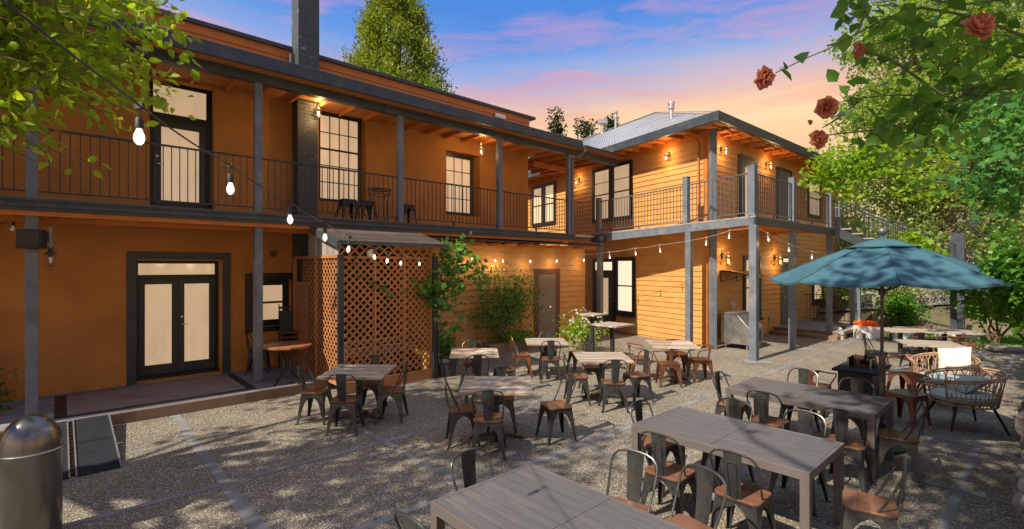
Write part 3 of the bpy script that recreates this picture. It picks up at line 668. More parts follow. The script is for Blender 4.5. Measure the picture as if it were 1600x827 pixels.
m = MB(FW); m.box(5.33,5.45,-.07,0,.24,2.7); m.box(6.45,6.57,-.07,0,.24,2.7); m.box(5.45,6.45,-.07,0,2.62,2.7); m.box(5.45,6.45,-.07,0,2.40,2.50); df = m.build('door_frame', M['green_door'], wing)
m = MB(FW); m.box(5.45,6.45,-.02,-.01,2.50,2.62); m.build('transom_pane', M['blind_hi'], df)
m = MB(FW); m.box(5.46,6.44,-.05,-.01,.25,2.395); dr = m.build('door', M['green_door'], wing)
m = MB(FW); m.lathe([(0,0),(.03,.01),(.03,.05),(0,.06)], (5.56,-.09,1.2), 10); m.build('knob', M['gal'], dr)
# roof: hipped, ridge running back along the left wall
al = Vector((-.4812,.8766,0)); Rr = Vector((.753,.658,0)); P = Vector((5.44,13.08,6.40)); Q = Vector((7.89,26.9,10.7))
PL = P + al*16; PR = P + Rr*12.4; QB = Q + al*14
m = MB(); th = Vector((0,0,.05))
def ribbed(a, b, c, d, n):   # corrugated-looking quad strip: a-b eave, d-c ridge
    for i in range(n):
        t0 = i/n; t1 = (i+.85)/n; t2 = (i+1)/n
        e0 = a.lerp(b,t0); e1 = a.lerp(b,t1); e2 = a.lerp(b,t2); r0 = d.lerp(c,t0); r1 = d.lerp(c,t1); r2 = d.lerp(c,t2)
        u = Vector((0,0,.03)); k = len(m.v)
        m.add([e0,e1,r1,r0,e1+u,e2+u,r2+u,r1+u,e2,r2], [(0,1,2,3),(1,4,7,2),(4,5,6,7),(5,8,9,6)])
ribbed(P, PL, QB, Q, 90); ribbed(P, PR, Q, Q, 60)
PR2 = PR + Vector((-.658,.753,0))*8.0; m.add([PR, PR2 + Vector((0,0,0)), Q], [(0,1,2)])
m.build('roof', M['metalroof'], wing)
m = MB(); m.bar(P+Vector((0,0,.05)), Q+Vector((0,0,.06)), .14, .03); m.bar(Q+Vector((0,0,.06)), QB+Vector((0,0,.06)), .14, .03); m.build('roof_ridge_cap', M['metalroof'], wing)
o1 = Vector((-.8766,-.4813,0)); o2 = Vector((.658,-.753,0)); z_ = Vector((0,0,1))
def boxline(mb, a, b, out, w, z0, z1):
    mb.hexa([a + z_*z0, b + z_*z0, b + out*w + z_*z0, a + out*w + z_*z0], [a + z_*z1, b + z_*z1, b + out*w + z_*z1, a + out*w + z_*z1])
m = MB(); p0 = Vector((P.x,P.y,0)); pl = Vector((PL.x,PL.y,0)); pr = Vector((PR.x,PR.y,0)); pc = p0 + (o1+o2)*.09/(1+o1.dot(o2))
m.hexa([p0+z_*6.2, pl+z_*6.2, pl+o1*.09+z_*6.2, pc+z_*6.2], [p0+z_*6.44, pl+z_*6.44, pl+o1*.12+z_*6.44, pc+(o1+o2)*.02+z_*6.44])
m.hexa([p0+z_*6.2, pc+z_*6.2, pr+o2*.09+z_*6.2, pr+z_*6.2], [p0+z_*6.44, pc+(o1+o2)*.02+z_*6.44, pr+o2*.12+z_*6.44, pr+z_*6.44])
m.build('gutter', M['fascia'], wing)
m = MB(FL); m.box(-.85,14,-.02,.69,6.30,6.325); m.m = FW; m.box(-.80,11.9,-.71,.02,6.297,6.32); m.build('eave_soffit', M['soffit'], wing)
m = MB(FL)
for k in range(22): x = .3 + k*.62; m.box(x-.03,x+.03,.03,.66,6.20,6.298)
m.box(-.8,14,.62,.66,6.22,6.3)
m.m = FW
for k in range(19): x = .2 + k*.62; m.box(x-.03,x+.03,-.68,-.03,6.20,6.295)
m.box(-.7,11.9,-.69,-.65,6.2,6.297); m.box(-.4,11.9,-.37,-.33,6.24,6.297)
m.build('rafter_tails', M['trim_orange'], wing)
# full-height corner post and drip
m = MB(); m.box(5.60,5.77,13.87,14.03,0,6.2); m.build('post', M['grey'], wing, bevel=.006)
m = MB(FL); m.tube([(.35,.55,6.15),(.25,.2,6.05),(.25,.06,5.95),(.25,.06,3.6)], .03, 8); m.build('downspout', M['trim_orange'], wing, smooth=True)
# balcony deck
Ev = Vector((5.99,12.14,0)); Lv = Vector((2.80,16.45,0)); BRe = Ev + Rr*6.15; Wp = FW @ Vector((5.07,0,0)); Cp = Vector((C0[0],C0[1],0)); Wl = FL @ Vector((5.4,0,0))
def zp(v, z): return Vector((v.x, v.y, z))
m = MB(); top_ = [zp(Ev,3.60), zp(BRe,3.62), zp(Wp,3.62), zp(Cp,3.6), zp(Wl,3.46), zp(Lv,3.44)]; n6 = len(top_)
bot_ = [p - z_*.035 for p in top_]; m.add(top_ + bot_, [tuple(range(n6))[::1], tuple(range(n6, 2*n6))[::-1]] + [(i, n6+i, n6+(i+1)%n6, (i+1)%n6) for i in range(n6)])
m.build('balcony_floor', M['greywood'], wing)
m = MB(); dl = (Lv-Ev).normalized(); nl = Vector((dl.y,-dl.x,0)) * -1
nl = Vector((-dl.y, dl.x, 0)) if Vector((-dl.y,dl.x,0)).dot(o1) > 0 else Vector((dl.y,-dl.x,0))
m.hexa([zp(Ev,3.375), zp(Lv,3.156), zp(Lv,3.156)-nl*.04, zp(Ev,3.375)-nl*.04], [zp(Ev,3.575), zp(Lv,3.41), zp(Lv,3.41)-nl*.04, zp(Ev,3.575)-nl*.04])
m.build('balcony_fascia', M['grey'], wing, bevel=.004)
m = MB(); m.hexa([zp(Ev,3.372), zp(BRe,3.36), zp(BRe,3.36)-o2*.04, zp(Ev,3.372)-o2*.04], [zp(Ev,3.572), zp(BRe,3.585), zp(BRe,3.585)-o2*.04, zp(Ev,3.572)-o2*.04])
m.build('balcony_fascia', M['dark'], wing, bevel=.004)
m = MB()
for k in range(11):
    t = k*.6 + .25; a = Ev + Rr*t - o2*.05
    if t < 6.1: b = a - o2*1.72; m.bar(zp(a,3.50), zp(b,3.50), .045, .12)
for k in range(8):
    a = Ev + dl*(k*.62+.3) - nl*.05; b = FL @ Vector((-1.6 + k*.68, .0, 0)); b = zp(b, 0)
    if (b-a).dot(nl) < 0 and b.z == 0 and k > 1: m.bar(zp(a,3.47-.02*k), zp(b,3.47-.02*k), .045, .10)
m.build('balcony_joists', M['trim_orange'], wing)
m = MB(); q_ = [p - z_*.045 for p in top_]; m.add(q_, [tuple(range(n6))[::-1]]); m.build('balcony_ceiling', M['soffit'], wing)
for (v, w, h) in ((Ev - (o1+o2)*.08, .18, 3.372), (Vector((4.93,13.72,0)), .16, 3.30), (Ev + Rr*2.68 - o2*.09, .16, 3.36), (Vector((2.93,16.4,0)), .16, 3.15), (Ev + Rr*5.86 - o2*.09, .15, 3.36), (Ev + Rr*8.4 - o2*.09, .15, 2.9)):
    m = MB(Matrix.Translation((v.x, v.y, 0)) @ Matrix.Rotation(AW, 4, 'Z')); m.box(-w/2,w/2,-w/2,w/2,0,h); m.box(-w/2-.02,w/2+.02,-w/2-.02,w/2+.02,0,.02); m.build('post', M['grey'], wing, bevel=.006)
FB = Matrix.Translation((Ev.x,Ev.y,0)) @ Matrix.Rotation(math.atan2(dl.y, dl.x), 4, 'Z'); LB_ = (Lv-Ev).length
def rpost(fr, x, y, z0, z1, w=.15):
    m = MB(fr); m.box(x-w/2,x+w/2,y-w/2,y+w/2,z0,z1); m.box(x-w/2-.008,x+w/2+.008,y-w/2-.008,y+w/2+.008,z1,z1+.02); m.build('rail_post', M['grey'], wing, bevel=.005)
yo = .09 if (FB.inverted() @ (Ev - o1)).y > 0 else -.09
yo = -.09 if (FB.inverted() @ zp(Cp,0)).y < 0 else .09
FR_ = Matrix.Translation((Ev.x,Ev.y,0)) @ Matrix.Rotation(AW, 4, 'Z')
rpost(FR_, -.02+.1, .1, 3.6, 4.84, .17)
rpost(FB, 1.99, yo, 3.53, 4.83); rpost(FB, LB_-.05, yo, 3.44, 4.6)
rpost(FR_, 2.66, .09, 3.61, 4.84); rpost(FR_, 5.86, .09, 3.61, 4.70); rpost(FR_, 6.75, .09, 3.0, 4.5, .13)
railing('railing', FB, .12, 1.91, 3.60, 3.53, wing, 1.08, M['greyrail'], y=yo)
railing('railing', FB, 2.07, LB_-.13, 3.53, 3.44, wing, 1.06, M['greyrail'], y=yo)
railing('railing', FR_, .2, 2.58, 3.61, 3.61, wing, 1.06, M['greyrail'], y=.09)
railing('railing', FR_, 2.74, 5.78, 3.61, 3.61, wing, 1.04, M['iron'], y=.09)
railing('railing', FR_, 5.94, 6.68, 3.61, 3.5, wing, .98, M['iron'], y=.09)
m = MB(); m.box(2.62,2.82,16.22,16.42,3.14,3.40); m.build('junction_block', M['brown'], wing)
# ground-floor landing
m = MB(FW); m.box(4.72,7.55,-2.0,-.03,.19,.24); m.box(7.4,9.6,-2.02,-1.85,.12,.25); m.build('landing_floor', M['porch'], wing)
m = MB(FW); m.box(4.74,7.5,-1.96,-.03,0,.186); m.box(4.32,4.739,-2.05,-.03,0,.12); m.build('landing_step', M['stepwood'], wing)
m = MB(FW); m.box(4.66,9.4,-2.14,-2.01,.17,.27); m.box(4.7,5.0,-2.12,-2.02,0,.168); m.box(7.2,7.4,-2.12,-2.02,0,.168); m.build('landing_edge_beam', M['greywood'], wing)
Fx = FW @ Matrix.Translation((7.5,0,0)) @ Matrix.Rotation(-PI/2, 4, 'Z')
railing('railing', Fx, .05, 1.75, .24, .24, wing, 1.03, M['iron'])
rpost(FW, 7.5, -1.85, .24, 3.3, .12)
railing('railing', FW, 7.6, 9.3, .24, .24, wing, 1.03, M['iron'], y=-1.85)

# ================================================================== EXTERIOR STAIRS
D = Vector((.82,-.572,0)).normalized(); W = Vector((.572,.82,0)).normalized(); A0 = Vector((10.72,16.12,0)); SL = .55
st = thing('exterior_staircase', 'dark timber staircase with iron rails dropping from the balcony behind the teal umbrella', 'staircase', (A0.x, A0.y, 0), math.atan2(D.y, D.x))
def SP(t, w, z): return A0 + D*t + W*w + z_*(3.58 - SL*t + z)
TT = 6.3
for w in (0.0, 1.12):
    m = MB(); m.hexa([SP(0,w,-.32),SP(TT,w,-.32),SP(TT,w,0),SP(0,w,0)],[SP(0,w+.06,-.32),SP(TT,w+.06,-.32),SP(TT,w+.06,0),SP(0,w+.06,0)]); m.build('stringer', M['dark'], st)
m = MB()
for k in range(21):
    t = k*.3 + .02; zt = 3.6 - .165*(k+0)-.02; p = A0 + D*t + W*.0 
    m.hexa([zp(p,zt-.04), zp(p+D*.3,zt-.04), zp(p+D*.3+W*1.17,zt-.04), zp(p+W*1.17,zt-.04)], [zp(p,zt), zp(p+D*.3,zt), zp(p+D*.3+W*1.17,zt), zp(p+W*1.17,zt)])
m.build('treads', M['greywood'], st)
for w in (.03, 1.15):
    m = MB(); m.bar(SP(0,w,.95),SP(TT,w,.95),.05,.035); m.bar(SP(0,w,.83),SP(TT,w,.83),.03,.03); m.bar(SP(0,w,.10),SP(TT,w,.10),.03,.025)
    for k in range(52):
        t = .06 + k*.12; p = SP(t, w, 0); m.bar(p + z_*.1, p + z_*.94, .014)
    m.build('stair_rail', M['iron'], st)
for w, zt in ((-.05, 3.27), (1.2, 3.35)):
    p = A0 + D*2.95 + W*w; m = MB(Matrix.Translation((p.x,p.y,0)) @ Matrix.Rotation(AW,4,'Z')); m.box(-.08,.08,-.08,.08,0,zt); m.lathe([(.1,0),(.1,.02),(.02,.05)],(0,0,zt),4); m.build('support_post', M['fascia'], st, bevel=.005)

# roof vents
for (x, y, h, r, l) in ((8.0,19.6,.75,.11,'round capped metal vent on the near slope of the pale roof'), (6.1,25.5,.8,.16,'slanted metal vent hood toward the back of the pale roof'), (5.75,27.9,.8,.13,'small round metal vent behind the slanted hood on the roof')):
    pass
def roofz(x, y):   # height of the left roof plane
    n = (PL-P).cross(Q-P).normalized(); return P.z - (n.x*(x-P.x) + n.y*(y-P.y))/n.z
for (px, yb, h, r, lab) in ((1049,186,.62,.12,'round capped metal vent nearest the front corner of the pale roof'), (962,201,.62,.12,'small round metal vent in the middle of the pale roof edge'), (941,209,.6,.17,'slanted metal vent hood farthest left on the pale roof')):
    # march out along the sight line to the roof slope
    Y = 14
    for i in range(400):
        Yt = 14 + i*.05; x = (px-800)/770*Yt; z = 2.35 + (416-yb)/770*Yt
        Y = Yt
        if Yt > 16 and z <= roofz(x, Yt): break
    sc = Y/17
    t = thing('roof_vent', lab, 'vent', (x, Y, roofz(x,Y)-.05), 0, 'metal vents on the wing roof')
    m = MB(Matrix.Translation((x, Y, roofz(x,Y)-.05))); m.lathe([(r*.62,0),(r*.62,h*.62*sc)], (0,0,0), 12); m.build('pipe', M['gal'], t, smooth=True)
    m = MB(Matrix.Translation((x, Y, roofz(x,Y)-.05)))
    if r > .15: m.box(-r*1.4,r*1.7,-r,r,h*.6*sc,h*.85*sc)
    else: m.lathe([(r*.95,h*.62*sc),(r*.95,h*.8*sc),(r*.7,h*.82*sc),(r*1.05,h*.88*sc),(r*1.05,h*sc),(.01,h*1.04*sc)], (0,0,0), 14)
    m.build('cap', M['gal'], t, smooth=True)
# ================================================================== CHAIRS
def face_rz(deg): return R(deg - 90)
def metal_base(t, mat, seat_mat, z=.445, hx=.165, hy=.16, fx=.215, fy=.21, seat_th=.022, arch=.41, wfoot=.026):
    names = 'leg'
    zs = [0, .02, .12, .22, .30, .345, .375, .395, arch]
    prof = [wfoot, wfoot, wfoot+.012, wfoot+.024, wfoot+.04, wfoot+.06, wfoot+.088, wfoot+.12, None]
    for sx in (-1, 1):
        for sy in (-1, 1):
            m = MB()
            cor = lambda h: Vector((sx*(fx + (hx-fx)*h/z), sy*(fy + (hy-fy)*h/z), h))
            for dx, dy, half in ((-sx, 0, 1), (0, -sy, 2)):
                O = []; I = []
                for h, w in zip(zs, prof):
                    c = cor(h); hw = abs(c.x) if half == 1 else abs(c.y); ww = hw if w is None else min(w, hw)
                    O.append(c); I.append(c + Vector((dx, dy, 0))*ww)
                c = cor(z); hw = abs(c.x) if half == 1 else abs(c.y); O.append(c); I.append(c + Vector((dx,dy,0))*hw)
                n = len(O); inw = Vector((-sx if half == 2 else 0, -sy if half == 1 else 0, 0))*.006
                vs = O + I + [p + inw for p in I]
                m.add(vs, [(i, i+1, n+i+1, n+i) for i in range(n-1)] + [(n+i, n+i+1, 2*n+i+1, 2*n+i) for i in range(n-1)])
                m.tube([p + inw*.5 for p in I[:-1]], .0045, 5, caps=False)
            m.box(cor(0).x-.014, cor(0).x+.014, cor(0).y-.014, cor(0).y+.014, 0, .012)
            m.build('leg', mat, t, smooth=True)
    m = MB(); r = .05
    def rr(hx, hy, rad, n=5):
        P = []
        for cx, cy, a0 in ((hx-rad,hy-rad,0),(-hx+rad,hy-rad,90),(-hx+rad,-hy+rad,180),(hx-rad,-hy+rad,270)):
            for k in range(n+1): a = R(a0 + 90*k/n); P.append((cx+rad*math.cos(a), cy+rad*math.sin(a)))
        return P
    m.prism(rr(hx+.012, hy+.012, .06), z-.012, z+.003); m.build('seat_pan', mat, t, smooth=True)
    m = MB(); m.prism(rr(hx+.02, hy+.02, .07), z+.003, z+.003+seat_th)
    m.build('seat', seat_mat, t, bevel=.006)
def side_chair(label, mat, seat_mat):
    t = thing('metal_chair', label, 'chair'); metal_base(t, mat, seat_mat)
    half = [(.172,-.04,.455),(.178,-.085,.53),(.187,-.13,.62),(.193,-.165,.70),(.192,-.19,.76),(.178,-.205,.80),(.145,-.217,.832),(.095,-.224,.848),(.045,-.227,.854)]
    path = half + [(0,-.228,.856)] + [(-x,y,z) for x,y,z in half[::-1]]
    m = MB(); m.tube(path, .0095, 8); m.build('back_loop', mat, t, smooth=True)
    m = MB(); n = 8; F = []; 
    for i in range(n+1):
        q = i/n; w = .052 + .022*q; y = -.168 - .052*q - .012*math.sin(PI*q); z = .44 + .408*q
        for k, c in ((-1,0),(-.5,-.006),(0,-.009),(.5,-.006),(1,0)): F.append((k*w, y + c, z))
    vs = F + [(x, y+.004, z) for x, y, z in F]; K = 5; off = len(F)
    fs = [(i*K+k, i*K+k+1, (i+1)*K+k+1, (i+1)*K+k) for i in range(n) for k in range(K-1)]
    fs += [tuple(off + j for j in f[::-1]) for f in fs]
    fs += [(i*K, (i+1)*K, off+(i+1)*K, off+i*K) for i in range(n)] + [(i*K+4, off+i*K+4, off+(i+1)*K+4, (i+1)*K+4) for i in range(n)]
    m.add(vs, fs)
    m.tube([(-.028,-.205,.50),(-.036,-.232,.72),(-.034,-.238,.775),(.034,-.238,.775),(.036,-.232,.72),(.028,-.205,.50)], .0028, 5)
    m.build('splat', mat, t, smooth=True); return t
def arm_chair(label, mat, seat_mat):
    t = thing('metal_armchair', label, 'chair'); metal_base(t, mat, seat_mat, .44, .185, .175, .215, .21, .010, .39, .034)
    half = [(.185,.11,.45),(.225,.125,.53),(.262,.13,.60),(.272,.11,.645),(.272,.05,.662),(.27,-.03,.672),(.255,-.115,.685),(.215,-.185,.70),(.15,-.222,.712),(.07,-.24,.72)]
    m = MB(); m.tube(half + [(0,-.244,.722)] + [(-x,y,z) for x,y,z in half[::-1]], .010, 8); m.build('arm_loop', mat, t, smooth=True)
    m = MB(); n = 12; F = []
    for i in range(n+1):
        q = i/n; w = .085 - .050*math.sin(PI*min(1,q*1.15)) + .11*max(0, q-.62)**1.3*2.6; y = -.17 - .07*q; z = .44 + .285*q
        for k in (-1,-.5,0,.5,1): F.append((k*w, y + .035*abs(k)**2*(q**2) - .004*(1-abs(k)), z))
    vs = F + [(x, y+.005, z) for x, y, z in F]; K = 5; off = len(F)
    fs = [(i*K+k, i*K+k+1, (i+1)*K+k+1, (i+1)*K+k) for i in range(n) for k in range(K-1)]; fs += [tuple(off + j for j in f[::-1]) for f in fs]
    fs += [(i*K, (i+1)*K, off+(i+1)*K, off+i*K) for i in range(n)] + [(i*K+4, off+i*K+4, off+(i+1)*K+4, (i+1)*K+4) for i in range(n)]
    m.add(vs, fs); m.build('splat', mat, t, smooth=True); return t
def stool(label):
    t = thing('metal_stool', label, 'stool'); metal_base(t, M['black'], M['black'], .47, .15, .15, .2, .2, .008); return t
side0 = side_chair('x', M['gun'], M['seatwood']); arm0 = arm_chair('x', M['copper'], M['copper']); rust0 = side_chair('x', M['copper'], M['seatwood']); armg0 = arm_chair('x', M['copper'], M['seat_sheen'])
dark0 = side_chair('x', M['black'], M['black'])
index_kids()
used = set()
def put(proto, x, y, deg, label, group, z=0, cat=None, tilt=None):
    o = proto if proto.name not in used else copy_tree(proto)
    used.add(proto.name); o.location = (x, y, z); o.rotation_euler = (0, 0, face_rz(deg)); o['label'] = label
    if group: o['group'] = group
    return o
GS = 'metal chairs around the small pedestal tables'
for x, y, a, l, p in [
    (-2.98,7.5,0,'charcoal metal chair left of the wooden table nearest the lattice bay', side0),
    (-2.37,7.03,92,'charcoal metal chair with its back to us at the table nearest the lattice bay', side0),
    (-1.84,7.56,180,'charcoal metal chair right of the wooden table nearest the lattice bay', side0),
    (-2.30,8.05,268,'charcoal metal chair between the first wooden table and the lattice screen', side0),
    (-.66,6.57,12,'charcoal metal chair left of the wooden table in the middle front', side0),
    (-.29,6.16,90,'charcoal metal chair backing toward us at the wooden table in the middle front', side0),
    (.60,6.72,200,'charcoal metal chair pulled well out to the right of the middle front wooden table', side0),
    (-.15,7.10,272,'charcoal metal chair tucked behind the wooden table in the middle front', side0),
    (-.60,8.50,96,'dark metal chair in front of the patchwork table by the potted plant', side0),
    (-.80,9.68,270,'dark metal chair behind the patchwork table near the wall socket', side0),
    (-.14,9.08,195,'charcoal metal chair right of the patchwork table by the potted plant', side0),
    (.20,10.6,6,'rust backed metal chair left of the wooden table before the shed door', rust0),
    (.78,10.08,90,'grey metal chair with its back to us at the table before the shed door', side0),
    (.81,10.96,270,'grey metal chair behind the table before the shed door', side0),
    (1.46,10.80,195,'pale grey metal chair beside the white flowering planter', side0),
    (1.12,8.50,0,'charcoal metal chair left of the wooden table in the sunny middle of the patio', side0),
    (1.66,8.08,88,'grey metal chair with its back to us at the table in the sunny middle', side0),
    (2.17,8.60,203,'grey metal chair right of the wooden table in the sunny middle of the patio', side0),
    (1.49,9.28,270,'grey metal chair behind the wooden table in the sunny middle of the patio', side0)]:
    put(p, x, y, a, l, GS)
GC = 'copper coloured armchairs at the patchwork table'
for x, y, a, l in [(2.66,10.30,-5,'copper armchair left of the red and white patchwork table'), (3.08,9.70,86,'copper armchair with its back to us at the red and white patchwork table'),
    (3.86,10.12,180,'copper armchair right of the red and white patchwork table'), (3.60,10.74,263,'copper armchair behind the red and white patchwork table before the grey post')]:
    put(arm0, x, y, a, l, GC)
GB = 'metal chairs around the long composite tables'
for x, y, a, l in [
    (1.46,4.56,46,'charcoal metal chair left of the middle long table, toward its far end'), (1.93,4.12,44,'charcoal metal chair left of the middle long table, toward its near end'),
    (1.55,5.30,-47,'charcoal metal chair at the far end of the middle long table'), (2.85,3.93,146,'charcoal metal chair at the near end of the middle long table, seat fully visible'),
    (2.34,5.38,222,'charcoal metal chair right of the middle long table, toward its far end'), (2.86,4.93,222,'charcoal metal chair right of the middle long table, toward its near end'),
    (3.15,6.03,43,'charcoal metal chair left of the farthest long table, toward its far end'), (3.60,5.30,42,'charcoal metal chair left of the farthest long table, toward its near end'),
    (3.05,6.80,-47,'charcoal metal chair at the far end of the farthest long table'), (4.31,5.50,143,'charcoal metal chair at the near end of the farthest long table by the umbrella pole'),
    (4.08,7.02,222,'charcoal metal chair right of the farthest long table, toward its far end'), (4.42,6.40,222,'charcoal metal chair right of the farthest long table, toward its near end'),
    (-.20,3.83,-46,'metal chair at the far end of the nearest long table, only its back showing'),
    (.86,3.80,232,'metal chair right of the nearest long table, its narrow back turned edgewise'), (1.24,3.52,212,'metal chair right of the nearest long table with its broad back facing us'),
    (-.46,3.10,46,'metal chair cut by the frame, left of the nearest long table')]:
    put(side0, x, y, a, l, GB)
GA = 'copper armchairs on the right of the patio'
for p, x, y, a, l in [(arm0,4.86,7.92,42,'rusty orange armchair behind the farthest long table, left of the fire table'),
    (armg0,7.12,8.9,198,'copper armchair with open loop arms behind the umbrella pole'), (armg0,5.92,7.40,203,'dark copper armchair with sky-sheen tinted seat right of the umbrella pole'),
    (arm0,8.40,9.42,70,'copper armchair with its back to us at the nearer slab table beyond the wicker seats'), (arm0,10.35,11.55,62,'copper armchair backed to us at the farther slab tables'),
    (arm0,10.95,13.1,258,'copper armchair behind the farther slab tables by the planters'), (arm0,9.45,10.35,190,'copper armchair right of the nearer slab table')]:
    put(p, x, y, a, l, GA)
put(dark0, -5.22, 10.15, 20, 'dark metal chair on the porch behind the grey post', None, .172)
for x, y, a, l in [(9.2,11.25,80,'dark metal chair with its back to us between the two slab tables'), (8.05,10.9,-20,'dark metal chair left of the nearer slab table')]:
    put(dark0, x, y, a, l, 'dark metal chairs at the slab tables')
# ladder-back stack on the porch
def stack_chair():
    t = thing('stacking_chair', 'x', 'chair')
    for sx in (-1,1):
        for ya, yb, h in ((-.17,-.22,1.02),(.16,.20,.44)):
            m = MB(); m.tube([(sx*.17, yb, 0),(sx*.165, ya, .44)] + ([(sx*.16,-.25,h)] if h > .5 else []), .012, 6); m.build('leg', M['black'], t, smooth=True)
    m = MB(); m.box(-.19,.19,-.18,.19,.43,.455); m.build('seat', M['seatwood'], t, bevel=.004)
    m = MB()
    for k in range(4): m.box(-.16,.16,-.20-.02*k/2-.01,-.19-.02*k/2,.56+.12*k,.61+.12*k)
    m.build('back_slats', M['seatwood'] if False else M['iron'], t); return t
sk = stack_chair(); index_kids()
for k, l in enumerate(['slatted dark chair at the bottom of the stack in the porch corner','second chair from the bottom of the dark porch stack','slatted dark chair in the middle of the porch stack','second chair from the top of the dark porch stack','topmost slatted chair of the dark stack in the porch corner']):
    put(sk, -4.72, 10.45, -55, l, 'stacked chairs in the porch corner', .172 + .085*k)
# balcony stools and ring table
sg = stool('x'); index_kids()
for s, l in ((1.98,'dark metal stool on the upstairs veranda, nearest the brick breast'),(2.42,'dark metal stool beside the wire table on the upstairs veranda'),(3.62,'dark metal stool on the veranda half behind the middle grey post')):
    v = MW(s if s < 3 else 3.45, .52); put(sg, v.x, v.y, 42, l, 'stools on the upstairs veranda', 3.345)
v = MW(2.80, .62, 3.345); t = thing('wire_table', 'round black wire table on the upstairs veranda', 'table', v[:])
Ft = Matrix.Translation(v)
m = MB(Ft); m.tube([(.27*math.cos(a),.27*math.sin(a),.80) for a in [2*PI*k/24 for k in range(24)]], .012, 6, True); m.tube([(.25*math.cos(a),.25*math.sin(a),.68) for a in [2*PI*k/24 for k in range(24)]], .008, 6, True)
for k in range(8): a = 2*PI*k/8; m.tube([(.26*math.cos(a),.26*math.sin(a),.80),(.1*math.cos(a+.5),.1*math.sin(a+.5),.80),(0,0,.80)], .007, 5)
for k in range(12):
    a = 2*PI*k/12; m.tube([(.26*math.cos(a),.26*math.sin(a),.80),(.25*math.cos(a+.26),.25*math.sin(a+.26),.68)], .005, 5)
m.build('tabletop', M['iron'], t, smooth=True)
for k in range(4):
    a = PI/4 + k*PI/2; m = MB(Ft); m.tube([(.25*math.cos(a),.25*math.sin(a),.70),(.20*math.cos(a),.20*math.sin(a),.45),(.22*math.cos(a),.22*math.sin(a),.12),(.27*math.cos(a),.27*math.sin(a),0)], .011, 6); m.build('leg', M['iron'], t, smooth=True)

# ================================================================== TABLES
def pedestal(x, y, sz, deg, label, topm, h=.745, group='wooden pedestal tables', dx=None):
    t = thing('pedestal_table', label, 'table', (x, y, 0), R(deg), group); fr = Matrix.Translation((x,y,0)) @ Matrix.Rotation(R(deg),4,'Z'); a = sz/2; b = (dx or sz)/2
    m = MB(fr); k = 10
    m.box(-a, a, -b, b, h-.035, h); m.build('tabletop', topm, t, bevel=.004)
    m = MB(fr); m.box(-.22,.22,-.22,.22,h-.05,h-.036); m.box(-.04,.04,-.04,.04,.05,h-.05); m.build('column', M['gun'], t, bevel=.005)
    m = MB(fr)
    for q in range(4):
        c, s = math.cos(q*PI/2), math.sin(q*PI/2); m.bar((c*.02,s*.02,.07),(c*.34,s*.34,.03),.06,.035); m.box(c*.34-.03,c*.34+.03,s*.34-.03,s*.34+.03,0,.03)
    m.build('base', M['gun'], t, bevel=.006); return t
pedestal(-2.35,7.58,.95,0,'weathered wooden pedestal table nearest the lattice bay',M['weather'])
pedestal(-.21,6.72,.95,0,'weathered wooden pedestal table in the middle front of the patio',M['weather'])
pedestal(-.70,9.20,.88,4,'grey and brown patchwork table beside the potted plant',M['patch'])
pedestal(.73,10.58,.86,2,'weathered wooden table in front of the taupe shed door',M['weather'])
pedestal(1.60,8.76,.92,0,'sun bleached wooden table in the middle of the patio',M['weather'])
pedestal(3.31,10.2,.92,-6,'red brown and white patchwork table between copper armchairs',M['patch'])
pedestal(2.34,11.5,.74,43,'tall weathered bar table before the wing window',M['weather'],1.0,'tall bar tables')
pedestal(2.02,12.4,.55,43,'small tall bar table behind the larger bar table',M['weather'],1.15,'tall bar tables')
pedestal(8.7,10.27,1.0,-22,'slab topped table behind the wicker seats',M['weather'],.75,'slab topped tables',.85)
pedestal(10.7,12.2,1.45,-18,'long slab topped table before the stair posts',M['weather'],.75,'slab topped tables',.8)
pedestal(9.85,12.5,.85,-10,'slab topped table left of the long slab table by the planters',M['weather'],.74,'slab topped tables',.8)
def long_table(x, y, label):   # x, y = centre; long side towards the camera's right
    a = AM; fr = Matrix.Translation((x,y,0)) @ Matrix.Rotation(a,4,'Z'); t = thing('composite_table', label, 'table', (x,y,0), a, 'long grey composite tables')
    hx, hy, h = .485, .81, .74
    for s in (-1, 1):
        m = MB(fr); n = 9; w = (2*hx-.05)/n; y0, y1 = (-hy+.03, -.006) if s < 0 else (.006, hy-.03)
        for k in range(n): m.box(-hx+.025+k*w+.0055, -hx+.025+(k+1)*w-.0055, y0, y1, h-.018, h)
        m.build('plank_panel', M['compo'], t)
    m = MB(fr); m.box(-hx,-hx+.024,-hy,hy,h-.07,h+.002); m.box(hx-.024,hx,-hy,hy,h-.07,h+.002); m.box(-hx+.024,hx-.024,-hy,-hy+.028,h-.07,h+.002); m.box(-hx+.024,hx-.024,hy-.028,hy,h-.07,h+.002); m.box(-hx+.024,hx-.024,-.005,.005,h-.05,h-.001); m.box(-hx+.024,hx-.024,-.03,.03,h-.06,h-.02)
    m.build('frame', M['compof'], t, bevel=.003)
    m = MB(fr); m.box(-hx+.03,hx-.03,-hy+.035,hy-.035,h-.05,h-.03); m.build('gap_shade_sheet', M['gap'], t)  # black sheet added below the planks so the open gaps look shaded
    
    for sx in (-1,1):
        for sy in (-1,1):
            m = MB(fr); m.box(sx*(hx-.072), sx*hx-sx*.002, sy*(hy-.072), sy*hy-sy*.002, 0, h-.071); m.build('leg', M['compof'], t, bevel=.004)
long_table(3.73, 6.25, 'farthest of the long grey composite tables, beside the umbrella pole')
long_table(2.12, 4.75, 'middle one of the long grey composite tables')
c = Vector((-.56,3.37,0)) + Vector((.6757,-.7372,0))*.81 + Vector((.7372,.6757,0))*.485
long_table(c.x, c.y, 'nearest of the long grey composite tables, cut off by the bottom of the frame')
